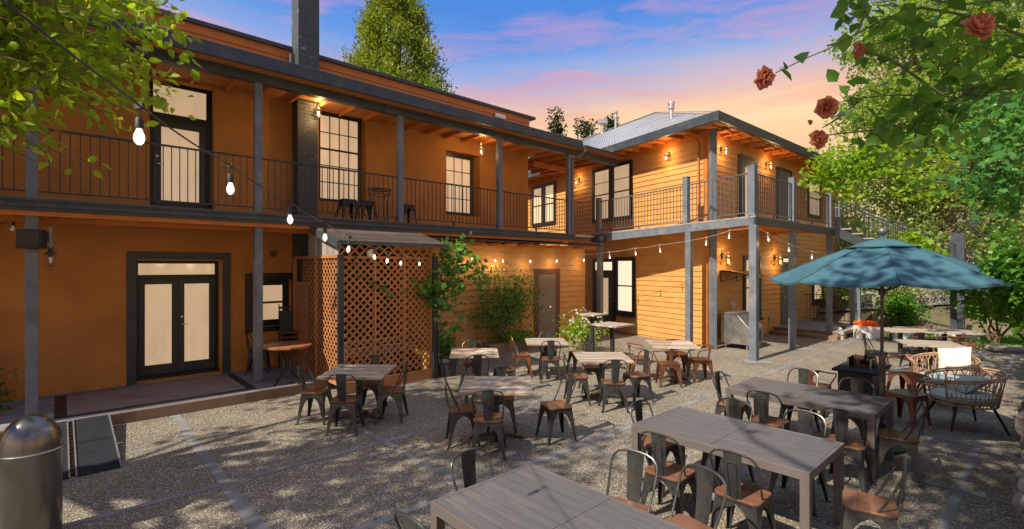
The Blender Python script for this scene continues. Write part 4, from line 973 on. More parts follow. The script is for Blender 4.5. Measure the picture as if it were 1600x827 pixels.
# round porch table
cx, cy = -4.20, 9.22
t = thing('round_table', 'round brown wooden table with curved black legs on the porch', 'table', (cx,cy,.172)); fr = Matrix.Translation((cx,cy,.172))
m = MB(fr); m.prism([(.44*math.cos(2*PI*k/12),.44*math.sin(2*PI*k/12)) for k in range(12)], .67, .715); m.build('tabletop', M['roundwood'], t, bevel=.008)
m = MB(fr); m.lathe([(.14,.66),(.14,.668)],(0,0,0),16); m.tube([(.1*math.cos(a),.1*math.sin(a),.36) for a in [2*PI*k/16 for k in range(16)]], .01, 6, True); m.build('collar', M['iron'], t)
for k in range(4):
    a = PI/4+.35+k*PI/2; c, s = math.cos(a), math.sin(a); m = MB(fr); P_ = [(.26,.66),(.15,.58),(.085,.44),(.085,.30),(.14,.14),(.24,.04),(.30,.006)]
    for i in range(len(P_)-1): m.bar((c*P_[i][0],s*P_[i][0],P_[i][1]), (c*P_[i+1][0],s*P_[i+1][0],P_[i+1][1]), .045, .014)
    m.build('leg', M['iron'], t)
# fire table
cx, cy = 6.04, 8.50; t = thing('fire_table', 'black gas fire table with glass wind guard', 'fire table', (cx,cy,0), AM); fr = Matrix.Translation((cx,cy,0)) @ Matrix.Rotation(AM,4,'Z')
m = MB(fr); m.box(-.50,.50,-.24,.24,.02,.58); m.build('cabinet', M['rubber'], t, bevel=.006)
m = MB(fr)
for k in range(6): m.box(-.57+k*.19+.003,-.57+(k+1)*.19-.003,-.31,-.16,.585,.625); m.box(-.57+k*.19+.003,-.57+(k+1)*.19-.003,.16,.31,.585,.625)
m.box(-.57,-.20,-.157,.157,.585,.625); m.box(.20,.57,-.157,.157,.585,.625); m.build('tabletop', M['ramp'], t, bevel=.003)
m = MB(fr); m.box(-.2,.2,-.157,.157,.55,.605); m.build('burner_tray', M['rubber'], t)
m = MB(fr)
for s in (-1,1): m.box(-.2,.2,s*.16-.004,s*.16+.004,.627,.78); m.box(s*.2-.004,s*.2+.004,-.155,.155,.627,.78)
m.build('glass_guard', M['tglass'], t)
m = MB(fr)
for sx in (-1,1):
    for sy in (-1,1): m.box(sx*.2-.012,sx*.2+.012,sy*.16-.012,sy*.16+.012,.626,.79)
m.build('guard_corners', M['steel'], t)

# ================================================================== UMBRELLA
ux, uy = 4.79, 6.38; t = thing('patio_umbrella', 'open teal patio umbrella with ball finial on a bronze pole', 'umbrella', (ux,uy,0)); fr = Matrix.Translation((ux,uy,0)) @ Matrix.Rotation(R(-120),4,'Z')
m = MB(fr); rings = [(.0,2.69),(.33,2.60),(.72,2.44),(1.05,2.28),(1.30,2.175)]
for k in range(8):
    a0 = k*PI/4; a1 = a0 + PI/4; ns = 4
    for i in range(len(rings)-1):
        (r0,z0),(r1,z1) = rings[i], rings[i+1]
        for j in range(ns):
            def pt(r, z, q):
                a = Vector((math.cos(a0),math.sin(a0),0)).lerp(Vector((math.cos(a1),math.sin(a1),0)), q); sg_ = math.sin(PI*q); return (a.x*r*(1-.02*sg_*r), a.y*r*(1-.02*sg_*r), z - .05*sg_*r/1.4 + (.02*sg_*r if r > 1.3 else 0))
            q0, q1 = j/ns, (j+1)/ns; m.add([pt(r0,z0,q0),pt(r1,z1,q0),pt(r1,z1,q1),pt(r0,z0,q1)], [(0,1,2,3)])
    # valance
    for j in range(4):
        q0, q1 = j/4, (j+1)/4; A_ = pt(*rings[-1],q0); B_ = pt(*rings[-1],q1); m.add([A_,(A_[0],A_[1],A_[2]-.03),(B_[0],B_[1],B_[2]-.03),B_], [(0,1,2,3)])
o = m.build('canopy', M['umb'], t, smooth=False)
m = MB(fr); m.lathe([(.40,2.60),(.395,2.585),(.2,2.67),(.02,2.715)],(0,0,0),8); m.build('vent_cap', M['umb'], t)
m = MB(fr)
for k in range(8):
    a = k*PI/4; c, s = math.cos(a), math.sin(a); m.tube([(c*r_, s*r_, z_+.004) for r_, z_ in rings[1:]], .006, 5, caps=False)
m.build('seams', paint('dark_teal_seam', (.03,.085,.12), .8), t)
m = MB(fr)
for k in range(8): a = k*PI/4; c, s = math.cos(a), math.sin(a); m.bar((c*.02,s*.02,2.66),(c*1.29,s*1.29,2.155),.018,.012); m.bar((c*.03,s*.03,2.02),(c*.75,s*.75,2.38),.014,.012)
m.build('ribs', M['pole'], t)
m = MB(fr); m.tube([(0,0,.05),(0,0,1.05)], .024, 12); m.tube([(0,0,1.05),(0,0,2.70)], .019, 12); m.lathe([(.03,.98),(.036,1.0),(.036,1.2),(.028,1.22)],(0,0,0),14); m.lathe([(.04,1.98),(.04,2.06)],(0,0,0),12); m.build('pole', M['pole'], t, smooth=True)
m = MB(fr); m.tube([(.03,0,1.1),(.09,0,1.1),(.09,0,1.04)], .008, 6); m.lathe([(.012,1.0),(.014,1.04)],(.09,0,0),8); m.build('crank', M['pole'], t)
m = MB(fr); m.lathe([(.03,2.71),(.035,2.735),(.018,2.745),(.045,2.765),(.058,2.80),(.045,2.835),(.0,2.85)],(0,0,0),16); m.build('finial', M['greyrail'], t, smooth=True)
m = MB(fr); m.lathe([(.25,0),(.25,.04),(.06,.07),(.035,.30),(.03,.32)],(0,0,0),20); m.build('base', M['black'], t, smooth=True)

# ================================================================== WICKER SEATS
def wicker(x, y, deg, label, pillow, sc=1.0):
    t = thing('wicker_chair', label, 'chair', (x,y,0), R(deg), 'wicker basket chairs'); fr = Matrix.Translation((x,y,0)) @ Matrix.Rotation(R(deg),4,'Z') @ Matrix.Scale(sc,4)
    # local: faces +x ; arch rim rises to the back
    rx, ry = .41, .40
    def rim(a): k = (1-math.cos(a))/2; return (rx*math.cos(a)*1.0 - .02*k, ry*math.sin(a)*1.02, .66 + .12*k)
    def lowr(a): return (rx*.84*math.cos(a), ry*.86*math.sin(a), .34)
    def mid(a, q): p, r_ = lowr(a), rim(a); return tuple(p[i] + (r_[i]-p[i])*q for i in range(3))
    A = [R(32) + (2*PI-2*R(32))*k/40 for k in range(41)]
    m = MB(fr); m.tube([rim(a) for a in A], .014, 8); m.tube([(p[0],p[1],p[2]-.03) for p in [rim(a) for a in A]], .011, 6); m.build('rim', M['wicker'], t, smooth=True)
    m = MB(fr); m.tube([lowr(2*PI*k/40) for k in range(40)], .013, 6, True); m.tube([mid(a,.33) for a in A], .009, 6)
    m.tube([rim(A[0]), mid(A[0],.5), lowr(A[0])], .012, 6); m.tube([rim(A[-1]), mid(A[-1],.5), lowr(A[-1])], .012, 6)
    for k in range(0, 40):
        a = A[k] + .02; m.tube([lowr(a), mid(a,.5)], .007, 5)
        if k % 2 == 0 and k < 38:
            b = A[min(k+2,40)] + .02; m.tube([mid(a,.5), mid(a,.72), mid((a*3+b)/4,.88), mid((a+b)/2,.94), mid((a+3*b)/4,.88), mid(b,.72), mid(b,.5)], .007, 5)
    m.build('basket', M['wicker'], t, smooth=True)
    m = MB(fr); m.lathe([(.0,.36),(.33,.36),(.37,.39),(.37,.43),(.33,.465),(0,.475)],(0,0,0),24,1.0,.95); m.build('seat_cushion', M['cush'], t, smooth=True)
    for sx in (-1,1):
        for sy in (-1,1): m = MB(fr); m.tube([(sx*.20,sy*.20,.36),(sx*.33,sy*.31,0)], [.02,.013], 8); m.build('leg', M['black'], t, smooth=True)
    return t, fr
def cushion(fr, name, label, mat, w, h, th, cat='cushion'):
    me_t = MB(fr); n = 10; vs = []; 
    for s in (1,-1):
        for i in range(n+1):
            for j in range(n+1):
                u, v = i/n*2-1, j/n*2-1; q = (1-abs(u)**3)*(1-abs(v)**3); pin = 1 - .10*(1-abs(u*v))*0 - .06*(abs(u)**2 + abs(v)**2)*0
                sx_ = 1 - .08*(1-v*v) * (abs(u) > .99); vs.append((u*w/2*(1-.05*(1-v*v)*abs(u)**4), v*h/2*(1-.05*(1-u*u)*abs(v)**4), s*th/2*q**.6))
    K = n+1; fs = []
    for b, s in ((0,1),(K*K,-1)):
        for i in range(n):
            for j in range(n):
                f = (b+i*K+j, b+(i+1)*K+j, b+(i+1)*K+j+1, b+i*K+j+1); fs.append(f if s > 0 else f[::-1])
    me_t.add(vs, fs); o = me_t.build(name, mat, None, smooth=True); return tag(o, label, cat)
t, fw1 = wicker(6.62, 7.22, 168, 'tan wicker basket chair in front, with pale green cushions', False, 1.06)
t, fw2 = wicker(7.32, 8.35, 200, 'tan wicker basket chair behind, holding a white pillow', True, 1.06)
cushion(fw2 @ Matrix.Translation((-.26,0,.68)) @ Matrix.Rotation(R(68),4,'Y') @ Matrix.Rotation(R(12),4,'Z'), 'white_pillow', 'white pillow leaning in the rear wicker chair', M['pillow'], .46, .46, .15, 'pillow')
cushion(fw1 @ Matrix.Translation((-.10,-.12,.56)) @ Matrix.Rotation(R(25),4,'Y') @ Matrix.Rotation(R(15),4,'Z'), 'green_cushion', 'pale green scatter cushion lying in the front wicker chair', M['cush'], .44, .40, .15)
# ================================================================== SMALLER THINGS
def at(px, py, Y): return Vector(((px-800)/770*Y, Y, 2.35 + (416-py)/770*Y))
# rubbish bin
bx, by = -4.10, 4.20; t = thing('rubbish_bin', 'satin dark steel rubbish bin with domed lid in the near corner', 'bin', (bx,by,0)); fr = Matrix.Translation((bx,by,0))
m = MB(fr); m.lathe([(.19,0),(.2,.02),(.2,.79)],(0,0,0),48); m.build('body', M['bin'], t, smooth=True)
m = MB(fr); m.lathe([(.207,.775),(.212,.79),(.207,.805)] + [(.205*math.cos(a),.805+.285*math.sin(a)) for a in [PI/2*k/12 for k in range(13)]],(0,0,0),48); m.build('lid', M['bin'], t, smooth=True)
m = MB(fr); m.tube([(.21*math.cos(2*PI*k/40),.21*math.sin(2*PI*k/40),.79) for k in range(40)], .005, 6, True); m.build('rim_band', M['gal'], t, smooth=True)
# ramp plates
for a, b, l in ((-2.60,-2.21,'dark hinged ramp plate at the porch edge, the one away from the bin'), (-3.05,-2.66,'dark hinged ramp plate half hidden behind the steel bin')):
    t = thing('ramp_plate', l, 'ramp', MW((a+b)/2,-1.7)[:], AM, 'ramp plates at the porch edge')
    m = MB(FM)
    for d0, d1, z0, z1 in ((-.74,-1.68,.178,.10),(-1.70,-2.74,.10,.018)):
        m.hexa([(a,d0,z0-.012),(b,d0,z0-.012),(b,d1,z1-.012),(a,d1,z1-.012)],[(a,d0,z0),(b,d0,z0),(b,d1,z1),(a,d1,z1)])
    m.build('plate', M['ramp'], t); m = MB(FM)
    for x in (a, b): m.bar((x,-.74,.182),(x,-2.74,.022),.016,.02)
    m.build('edge_rail', M['gal'], t)
m = MB(FM)
for k in range(14): d = -.8-k*.13; z = .175 - (-.74-d)*.085; m.box(-2.65,-2.61,d-.05,d,z-.01,z+.012)
m.hexa([(-2.645,-.76,.155),(-2.615,-.76,.155),(-2.615,-2.68,.004),(-2.645,-2.68,.004)],[(-2.645,-.76,.172),(-2.615,-.76,.172),(-2.615,-2.68,.02),(-2.645,-2.68,.02)])
tag(m.build('hinge_strip', M['black'], None), 'black hinge strip between the two ramp plates', 'hinge')
# door mat
t = thing('door_mat', 'wide brown door mat with black rubber border before the french doors', 'mat', MW(-1.45,.35,.172)[:], AM)
m = MB(FM); m.box(-2.80,-.16,-.50,1.15,.172,.182); m.build('border', M['rubber'], t); m = MB(FM); m.box(-2.66,-.30,-.42,1.07,.182,.187); m.build('fibre', M['mat'], t)
# speaker on the left post
t = thing('speaker', 'dark box loudspeaker bracketed to the leftmost grey porch post', 'speaker', MW(-3.04,-.2,2.6)[:], AM)
fr = FM @ Matrix.Translation((-3.02,-.20,2.60)) @ Matrix.Rotation(R(-20),4,'Z')
m = MB(fr); m.box(-.15,.13,-.11,.08,0,.27); m.build('cabinet', M['rubber'], t, bevel=.012); m = MB(fr); m.box(-.13,.11,-.118,-.11,.02,.25); m.build('grille', M['black'], t)
m = MB(FM); m.box(-2.86,-2.82,-.16,.02,2.62,2.92); m.box(-2.97,-2.86,-.05,.0,2.7,2.85); m.build('bracket', M['concrete'], t, bevel=.008)
t = thing('speaker', 'small black loudspeaker under the balcony corner joint', 'speaker', (2.72,16.2,3.14), AL)
fr = Matrix.Translation((2.86,16.05,3.12)) @ Matrix.Rotation(R(8),4,'Z'); m = MB(fr); m.box(-.15,.15,-.1,.1,0,.26); m.build('cabinet', M['black'], t, bevel=.01)
m = MB(fr); m.tube([(0.02,-.105,.13),(0.02,-.12,.13)], [.085,.075], 20); m.build('cone', M['greyrail'], t, smooth=True)

# ---------------------------------------------------------------- lamps
def lightpt(loc, energy, parent, col=(1,.60,.25), r=.04):
    l = bpy.data.lights.new('lamp_light', 'POINT'); l.energy = energy; l.color = col; l.shadow_soft_size = r
    o = bpy.data.objects.new('lamp_light', l); COL.objects.link(o)
    if parent is not None:
        o.parent = parent; o.location = INV[top(parent).name] @ Vector(loc) if top(parent).name in INV else loc
    else: o.location = loc
    return o
def lantern(fr, label, big=False, lit=True, e=7, hang=None, group='wall lanterns of the veranda and wing'):
    o0 = fr @ Vector((0,0,0)); t = thing('wall_lantern', label, 'lantern', o0[:], 0, group); s = 1.35 if big else 1.0; y = .14*s
    m = MB(fr)
    if hang is None:
        m.box(-.035*s,.035*s,-.0,.015,-.03*s,.12*s)
        if big: m.tube([(0,.01,.02),(0,.05,.13),(0,.12,.19),(0,.19,.15),(0,.18,.09),(0,y,.06)], .009, 6); m.tube([(0,.02,.06),(0,.07,.02),(0,.10,.06)], .006, 5)
        else: m.tube([(0,.01,.05),(0,.07,.12),(0,y,.10),(0,y,.06)], .008, 6)
    else: m.tube([(0,y,.06),(0,y,hang)], .005, 6)
    m.build('bracket', M['pole'], t, smooth=True)
    r = .055*s; h0, h1 = -.15*s, .0
    m = MB(fr @ Matrix.Translation((0,y,0)))
    for k in range(6): a = 2*PI*k/6; m.bar((r*.8*math.cos(a),r*.8*math.sin(a),h0),(r*1.12*math.cos(a),r*1.12*math.sin(a),h1), .007*s)
    m.lathe([(r*.85,h0-.012),(r*.85,h0)],(0,0,0),6); m.lathe([(r*1.35,h1),(r*.75,h1+.035*s),(r*.2,h1+.055*s),(.004,h1+.08*s)],(0,0,0),6)
    m.lathe([(.008,h0-.04),(.02,h0-.02),(.01,h0-.012)],(0,0,0),8)
    m.build('cage', M['pole'], t)
    m = MB(fr @ Matrix.Translation((0,y,0))); m.lathe([(r*.30,h0+.03),(r*.42,h1-.04)],(0,0,0),6); m.build('glass', (M['glow_amber'] if big else M['glow']) if lit else M['offbulb'], t, smooth=False)
    if lit: lightpt(fr @ Vector((0,y+.13,h0-.03)), e*1.0, t); lightpt(fr @ Vector((0,y+.02,h1+.13*s)), e*.6, t)
    return t
def LF_(f, x, y, z, ang=0): return f @ Matrix.Translation((x,y,z)) @ Matrix.Rotation(ang,4,'Z')
lantern(LF_(FM,1.46,.995,5.80,PI), 'lit brass lantern at the top of the dark brick breast upstairs', e=7)
lantern(LF_(FM,5.86,.74,5.60,PI), 'lit lantern hanging on a rod from the veranda ceiling', e=9, hang=.38)
lantern(LF_(FL,6.1,.03,5.72), 'lit lantern on the dark siding behind the veranda corner', e=6)
lantern(LF_(FL,1.40,.03,5.80), 'lit lantern between the upstairs wing window and the building corner', e=8)
lantern(LF_(FW,.80,-.03,5.80,PI), 'lit lantern just right of the full height corner post upstairs', e=7)
lantern(LF_(FW,4.05,-.03,5.80,PI), 'lit lantern between the two green upstairs doors', e=7)
lantern(LF_(FW,.85,-.03,2.60,PI), 'scroll bracket amber lantern above the stainless steel cabinet', True, e=8, group='scroll bracket lanterns')
lantern(LF_(FW,4.75,-.03,2.60,PI), 'scroll bracket amber lantern left of the green ground floor door', True, e=8, group='scroll bracket lanterns')
lantern(LF_(FM,1.34,.995,2.88,PI), 'unlit lantern on the dark brick breast below the veranda', lit=False)
lantern(LF_(FM,-2.84,.10,2.52,PI), 'unlit lantern behind the loudspeaker on the left porch post', lit=False)

def string(name, label, pts, start, end, lit=True, e=1.6, cab='cable', r=.004, drop=.03, sc=1.0, sub=None):
    t = thing(name, label, 'string lights', tuple(start))
    path = [Vector(start)] + [Vector(p) for p in pts] + [Vector(end)]; fine = []
    for a, b in zip(path[:-1], path[1:]):
        for k in range(4): q = k/4; fine.append(a.lerp(b, q) + Vector((0,0,-.02*math.sin(PI*q)*min(1,(b-a).length))))
    fine.append(path[-1]); m = MB(); m.tube(fine, r, 6); m.build('cable', M[cab], t, smooth=True)
    for p in pts:
        p = Vector(p); f = Matrix.Translation(p) @ Matrix.Rotation(rnd.uniform(-.12,.12),4,'X') @ Matrix.Rotation(rnd.uniform(-.12,.12),4,'Y') @ Matrix.Scale(sc,4)
        m = MB(f); m.box(-.018,.018,-.008,.008,-.018,.012); m.tube([(0,0,-.01),(0,0,-drop-.03)], .004, 6); m.lathe([(.012,-drop-.03),(.019,-drop-.04),(.019,-drop-.085),(.016,-drop-.088)][::-1],(0,0,0),12); s_ = m.build('socket', M['rubber'] if cab == 'cable' else M[cab], t, smooth=True)
        m = MB(f); z = -drop-.088; m.lathe([(.0,z-.080),(.010,z-.078),(.020,z-.066),(.0245,z-.048),(.023,z-.032),(.016,z-.014),(.012,z)],(0,0,0),14)
        if lit: m.cur = 1; m.lathe([(.0,z-.066),(.009,z-.060),(.012,z-.045),(.008,z-.02),(.0,z-.015)],(0,0,0),10)
        m.build('bulb', [M['glowglass'], M['bulb']] if lit else M['offbulb'], s_, smooth=True)
        if lit and e: lightpt(f @ Vector((0,0,z-.15)), e*(2.6 if cab == 'cable' and p.y > 5.1 else 1), t, (1,.68,.36), .03)
    return t
A_pts = [at(218,165,2.05), at(360,258,2.80), at(452,315,3.65), at(508,348,4.48), at(547,370,5.27), at(583,385,6.21), at(606,393,6.99), at(627,398,7.83), at(655,401,9.0)]
string('string_lights', 'line of big clear bulbs sloping from top left down to the lattice bay', A_pts, at(15,0,1.47) + (at(15,0,1.47)-at(218,165,2.05))*1.2, MW(3.06,-1.33,2.52), e=1.3, sc=.85)
def onM(px, py, d=.05):
    k = (px-800)/770; o_ = MW(0,d); s = (k*o_.y - o_.x)/(.7372 - k*.6757); v = MW(s, d); return Vector((v.x, v.y, 2.35 + (416-py)/770*v.y))
def online(px, py, a, b):
    k = (px-800)/770; t_ = (k*a[1]-a[0])/((b[0]-a[0]) - k*(b[1]-a[1])); x = a[0]+(b[0]-a[0])*t_; y = a[1]+(b[1]-a[1])*t_; return Vector((x, y, 2.35+(416-py)/770*y))
la, lb = (2.72,16.1), (5.85,12.2)
B_pts = [onM(738,393), onM(773,397), onM(786,398), onM(829,399), onM(871,399), onM(912,398)] + [online(952,394,la,lb), online(992.5,388,la,lb), online(1030.5,383,la,lb), online(1104,371,la,lb), online(1140,360,la,lb)]
string('string_lights', 'line of small lit bulbs along the shed wall and up to the balcony corner', B_pts, MW(3.06,-1.30,2.55), (5.86,12.18,3.30), e=2.9, cab='cablew', drop=.05)
ra, rb = (6.05,12.1), (10.5,15.98)
string('string_lights', 'line of three bulbs hung along the front edge of the balcony', [online(1199,364,ra,rb), online(1232.5,381,ra,rb), online(1268.5,393,ra,rb)], (6.0,12.12,3.32), online(1300,400,ra,rb), e=2.4, cab='cablew', drop=.05)
string('string_lights', 'short unlit bulb string under the porch at the left edge', [at(-6,352,7.4), at(23,341,7.4)], at(-60,380,7.4), at(40,337,7.35), lit=False)
# ---------------------------------------------------------------- steel cabinet, awning, boxes
t = thing('steel_cabinet', 'stainless steel cabinet with sloped front beside the grey corner post', 'cabinet', (FW @ Vector((.8,-.65,0)))[:], AW)
prof = [(-.25,.15),(-.25,.99),(-.72,.99),(-1.05,.62),(-1.05,.15)]
m = MB(FW); m.prism(prof, .32, 1.25, lambda y, z, x: (x, y, z)); m.build('body', M['steel'], t, bevel=.012)
m = MB(FW); m.prism([(-.22,.99),(-.22,1.03),(-.74,1.03),(-.74,.99)], .30, 1.27, lambda y, z, x: (x, y, z)); m.box(.35,1.22,-1.055,-1.052,.2,.6); m.build('lid', M['steel'], t, bevel=.006)
m = MB(FW)
for k in range(9): m.box(.45,1.1,-1.075,-1.056,.2+k*.04,.22+k*.04)
m.build('vent_grille', M['rubber'], t)
for x in (.40,1.17):
    for y in (-.34,-.96): m = MB(FW); m.tube([(x,y,0),(x,y,.15)], .022, 8); m.build('leg', M['gal'], t)
t = thing('window_awning', 'small curved bronze awning on black scroll brackets above the steel cabinet', 'awning', (FW @ Vector((1.3,0,2.1)))[:], AW)
m = MB(FW); n = 10
for i in range(n):
    q0, q1 = i/n, (i+1)/n; f_ = lambda q: (-.03-1.0*q, 2.22 - .22*q*q)
    (y0,z0),(y1,z1) = f_(q0), f_(q1); m.hexa([(.75,y0,z0),(1.85,y0,z0),(1.85,y1,z1),(.75,y1,z1)],[(.75,y0,z0+.008),(1.85,y0,z0+.008),(1.85,y1,z1+.008),(.75,y1,z1+.008)])
m.build('sheet', paint('bronze_sheet', (.16,.10,.045), .35, .15, 3), t, smooth=True)
for x in (.78, 1.82):
    m = MB(FW); m.tube([(x,-.03-1.0*q,2.20-.22*q*q) for q in [i/8 for i in range(9)]], .012, 6); m.tube([(x,-.03,2.20),(x,-.03,1.88)], .012, 6); m.tube([(x,-.03,1.9),(x,-.3,1.95),(x,-.6,2.06),(x,-.98,2.0)], .01, 6)
    for q in (.2,.42,.62): m.tube([(x,-q+.08*math.cos(a),2.06+.05*math.sin(a)) for a in [k*.7 for k in range(8)]], .006, 5)
    m.build('scroll_bracket', M['black'], t, smooth=True)
m = MB(FW); m.box(4.25,4.37,-.08,-.02,.45,.62); m.tube([(4.31,-.03,.45),(4.31,-.03,.2),(4.4,-.06,.1)],.01,6); tag(m.build('outlet_box', M['gal'], None, bevel=.006), 'grey outlet box on the wing wall left of the landing steps', 'outlet box')
m = MB(FW)
for k in range(4): m.tube([(1.5+(.09+.01*k)*math.cos(a),-.045-.01*k,1.17+(.11-.01*k)*math.sin(a)) for a in [2*PI*j/14 for j in range(14)]], .007, 5, True)
tag(m.build('cable_coil', M['white'], None, smooth=True), 'white cable coiled on the wall above the steel cabinet', 'cable')
m = MB(FM); s_, z_o = 4.48, .62; m.box(4.42,4.54,SD-.075,SD-.016,.52,.68); tag(m.build('wall_socket', M['gal'], None, bevel=.005), 'grey weatherproof socket on the shed wall beside the potted plant', 'wall socket')
m = MB(FM @ Matrix.Translation((1.62,LF-.04,2.60)) @ Matrix.Rotation(PI/2,4,'X')); m.lathe([(.0,.05),(.07,.045),(.085,.02),(.085,0)],(0,0,0),20); tag(m.build('round_lamp', M['white'], None, smooth=True), 'white round lamp disc on the top lattice strip', 'round lamp')

# ---------------------------------------------------------------- pots and plants
def frM(s, d, z=0): v = MW(s, d, z); return v
p = Vector((-1.42,10.62,0)); t = thing('potted_plant', 'young leafy plant in a charcoal tub beside the lattice bay', 'potted plant', p[:]); fr = Matrix.Translation(p)
m = MB(fr); m.lathe([(.20,0),(.24,.30),(.245,.31),(.27,.32),(.275,.40),(.255,.40)],(0,0,0),24); m.build('pot', M['pot'], t, smooth=True); m = MB(fr); m.lathe([(.24,.37),(.25,.375)],(0,0,0),20); m.build('soil', M['soil'], t)
m = MB(fr); tips = []
for k in range(9): a = rnd.uniform(0,6.28); q = [(.02,0,.37),(.08*math.cos(a),.08*math.sin(a),.6),(.22*math.cos(a),.22*math.sin(a),.75+rnd.random()*.3)]; m.tube(q, .006, 5); tips += [Vector(q[1])+p, Vector(q[2])+p]
m.build('stems', M['twig'], t)
leaves(np.array([np.array(tp) + npr.normal(size=3)*.09 for tp in tips for _ in range(9)]), .11, M['lf_vine'], 'leaves', t, None, .4, shape=10)
# grape vine climbing the lattice corner
t = thing('grape_vine', 'grape vine with lobed leaves climbing the right end of the lattice', 'vine', MW(3.2,-1.2)[:])
m = MB(); stem = [MW(3.12,-1.38,.3), MW(3.12,-1.40,1.0), MW(3.2,-1.42,1.6), MW(3.3,-1.45,2.1), MW(3.65,-1.4,2.55)]; m.tube(stem, [.012,.01,.009,.007,.004], 6)
s2 = [MW(3.25,-1.42,1.75), MW(2.8,-1.36,1.85), MW(2.2,-1.33,1.8), MW(1.8,-1.33,1.95), MW(1.4,-1.33,2.2), MW(1.25,-1.34,2.5)]; m.tube(s2, .004, 5)
m.build('stem', M['twig'], t, smooth=True)
P_ = []
for c, r, n in ((MW(2.8,-1.42,1.95),.20,46),(MW(3.05,-1.42,1.72),.24,70),(MW(3.35,-1.42,1.95),.26,90),(MW(3.45,-1.4,2.35),.26,80),(MW(3.75,-1.4,2.7),.22,56),(MW(3.3,-1.4,2.7),.2,40),(MW(4.05,-1.4,2.35),.2,30),(MW(3.3,-1.4,1.5),.2,34),(MW(3.25,-1.4,.8),.10,10),(MW(4.2,-1.35,1.95),.15,14),(MW(3.62,-1.4,2.8),.08,6)):
    P_ += [np.array(c) + npr.normal(size=3)*r*.6 for _ in range(n)]
for a, b in zip(s2[:-1], s2[1:]): P_ += [np.array(a.lerp(b, rnd.random())) + npr.normal(size=3)*.03 for _ in range(4)]
leaves(np.array(P_), .115, M['lf_vine'], 'leaves', t, None, .5, shape=10)
# climbing shrub with wire trellis
t = thing('climbing_shrub', 'fine leaved climbing shrub on a wire trellis against the shed wall', 'shrub', MW(6.1,.0)[:])
m = MB(FM)
for k in range(9): m.tube([(5.35+k*.2,.20,.3),(5.35+k*.2,.20,2.0)], .004, 4)
for k in range(7): m.tube([(5.3,.20,.45+k*.25),(7.0,.20,.45+k*.25)], .004, 4)
m.build('trellis', M['iron'], t)
m = MB(FM); tips = []
for k in range(26):
    x0 = rnd.uniform(5.7,6.8); x1 = x0 + rnd.uniform(-1.0,1.1); z1 = rnd.uniform(.9,2.35); q = [(x0,.08,.3),((x0*2+x1)/3,.05,z1*.5),(x1,.0+rnd.uniform(-.2,.12),z1)]; m.tube(q, .006, 5); tips += [MW(x1,q[2][1],z1), MW((q[1][0]+x1)/2,.03,z1*.78)]
m.build('stems', M['twig'], t)
P_ = [np.array(tp) + npr.normal(size=3)*np.array([.17,.10,.16]) for tp in tips for _ in range(30)]
P_ += [np.array(MW(rnd.uniform(5.1,7.5), rnd.uniform(-.3,.12), rnd.uniform(1.15,2.2) - .25*abs(rnd.gauss(0,1)))) for _ in range(430)]
P_ += [np.array(MW(rnd.uniform(5.2,7.5), rnd.uniform(-.15,.15), rnd.gauss(1.5,.26))) for _ in range(420)]
P_ += [np.array(MW(rnd.uniform(5.6,6.9), rnd.uniform(-.1,.15), rnd.uniform(.35,1.3))) for _ in range(330)]
leaves(np.array(P_), .08, M['lf_vine'], 'leaves', t, None, .2, shape=4)
m = MB(FM); m.box(5.5,7.1,-.18,.28,0,.28); t2 = tag(m.build('planter_trough', M['stepwood'], None, bevel=.01), 'low brown timber trough under the climbing shrub', 'planter')
P_ = np.array([MW(rnd.uniform(6.0,7.2), rnd.uniform(-.3,.1), rnd.uniform(.25,.5)) for _ in range(420)]); o = leaves(P_, .07, M['lf_bush'], 'ground_shrub', None, np.tile([0,0,1.5],(len(P_),1)), 0); tag(o, 'bright low green plant in the trough at the shed wall', 'plant')
# flower planter
p = Vector((1.93,13.55,0)); t = thing('flower_planter', 'rough wooden planter box overflowing with white and lilac flowers', 'planter', p[:], AM); fr = Matrix.Translation(p) @ Matrix.Rotation(AM,4,'Z')
m = MB(fr); 
for k in range(3): m.box(-.32,.32,-.22,.22,.02+k*.14,.15+k*.14)
m.build('box', M['planterwood'], t, bevel=.008)
P_ = np.column_stack([npr.normal(p.x,.27,900), npr.normal(p.y,.2,900), .40 + np.abs(npr.normal(0,.27,900))]); P_[:,0] -= .05; P_[:200,2] -= .25; P_[:200,1] -= .2
leaves(P_, .075, M['lf_maple'], 'leaves', t, None, .1)
Q_ = np.column_stack([npr.normal(p.x,.3,70), npr.normal(p.y-.12,.2,70), .5 + np.abs(npr.normal(0,.36,70))]); fl = []
for q in Q_:
    for _ in range(5): fl.append(q + npr.normal(size=3)*.008)
for q in Q_[:60]: leaves(q + npr.normal(size=(5,3))*.008, .042, M['petal_w'], 'flower', t, None, 0, .45)
# far left potted shrub
p = at(-2,640,7.4); p.z = .05; t = thing('small_shrub', 'small pale leaved shrub at the left edge of the frame', 'shrub', p[:])
P_ = np.column_stack([npr.normal(p.x-.05,.10,240), npr.normal(p.y,.12,240), .1 + np.abs(npr.normal(.25,.22,240))]); leaves(P_, .06, M['lf_big'], 'leaves', t)
m = MB(); m.tube([(p.x-.05,p.y,0),(p.x-.05,p.y,.5)], .012, 6); m.build('stem', M['twig'], t)
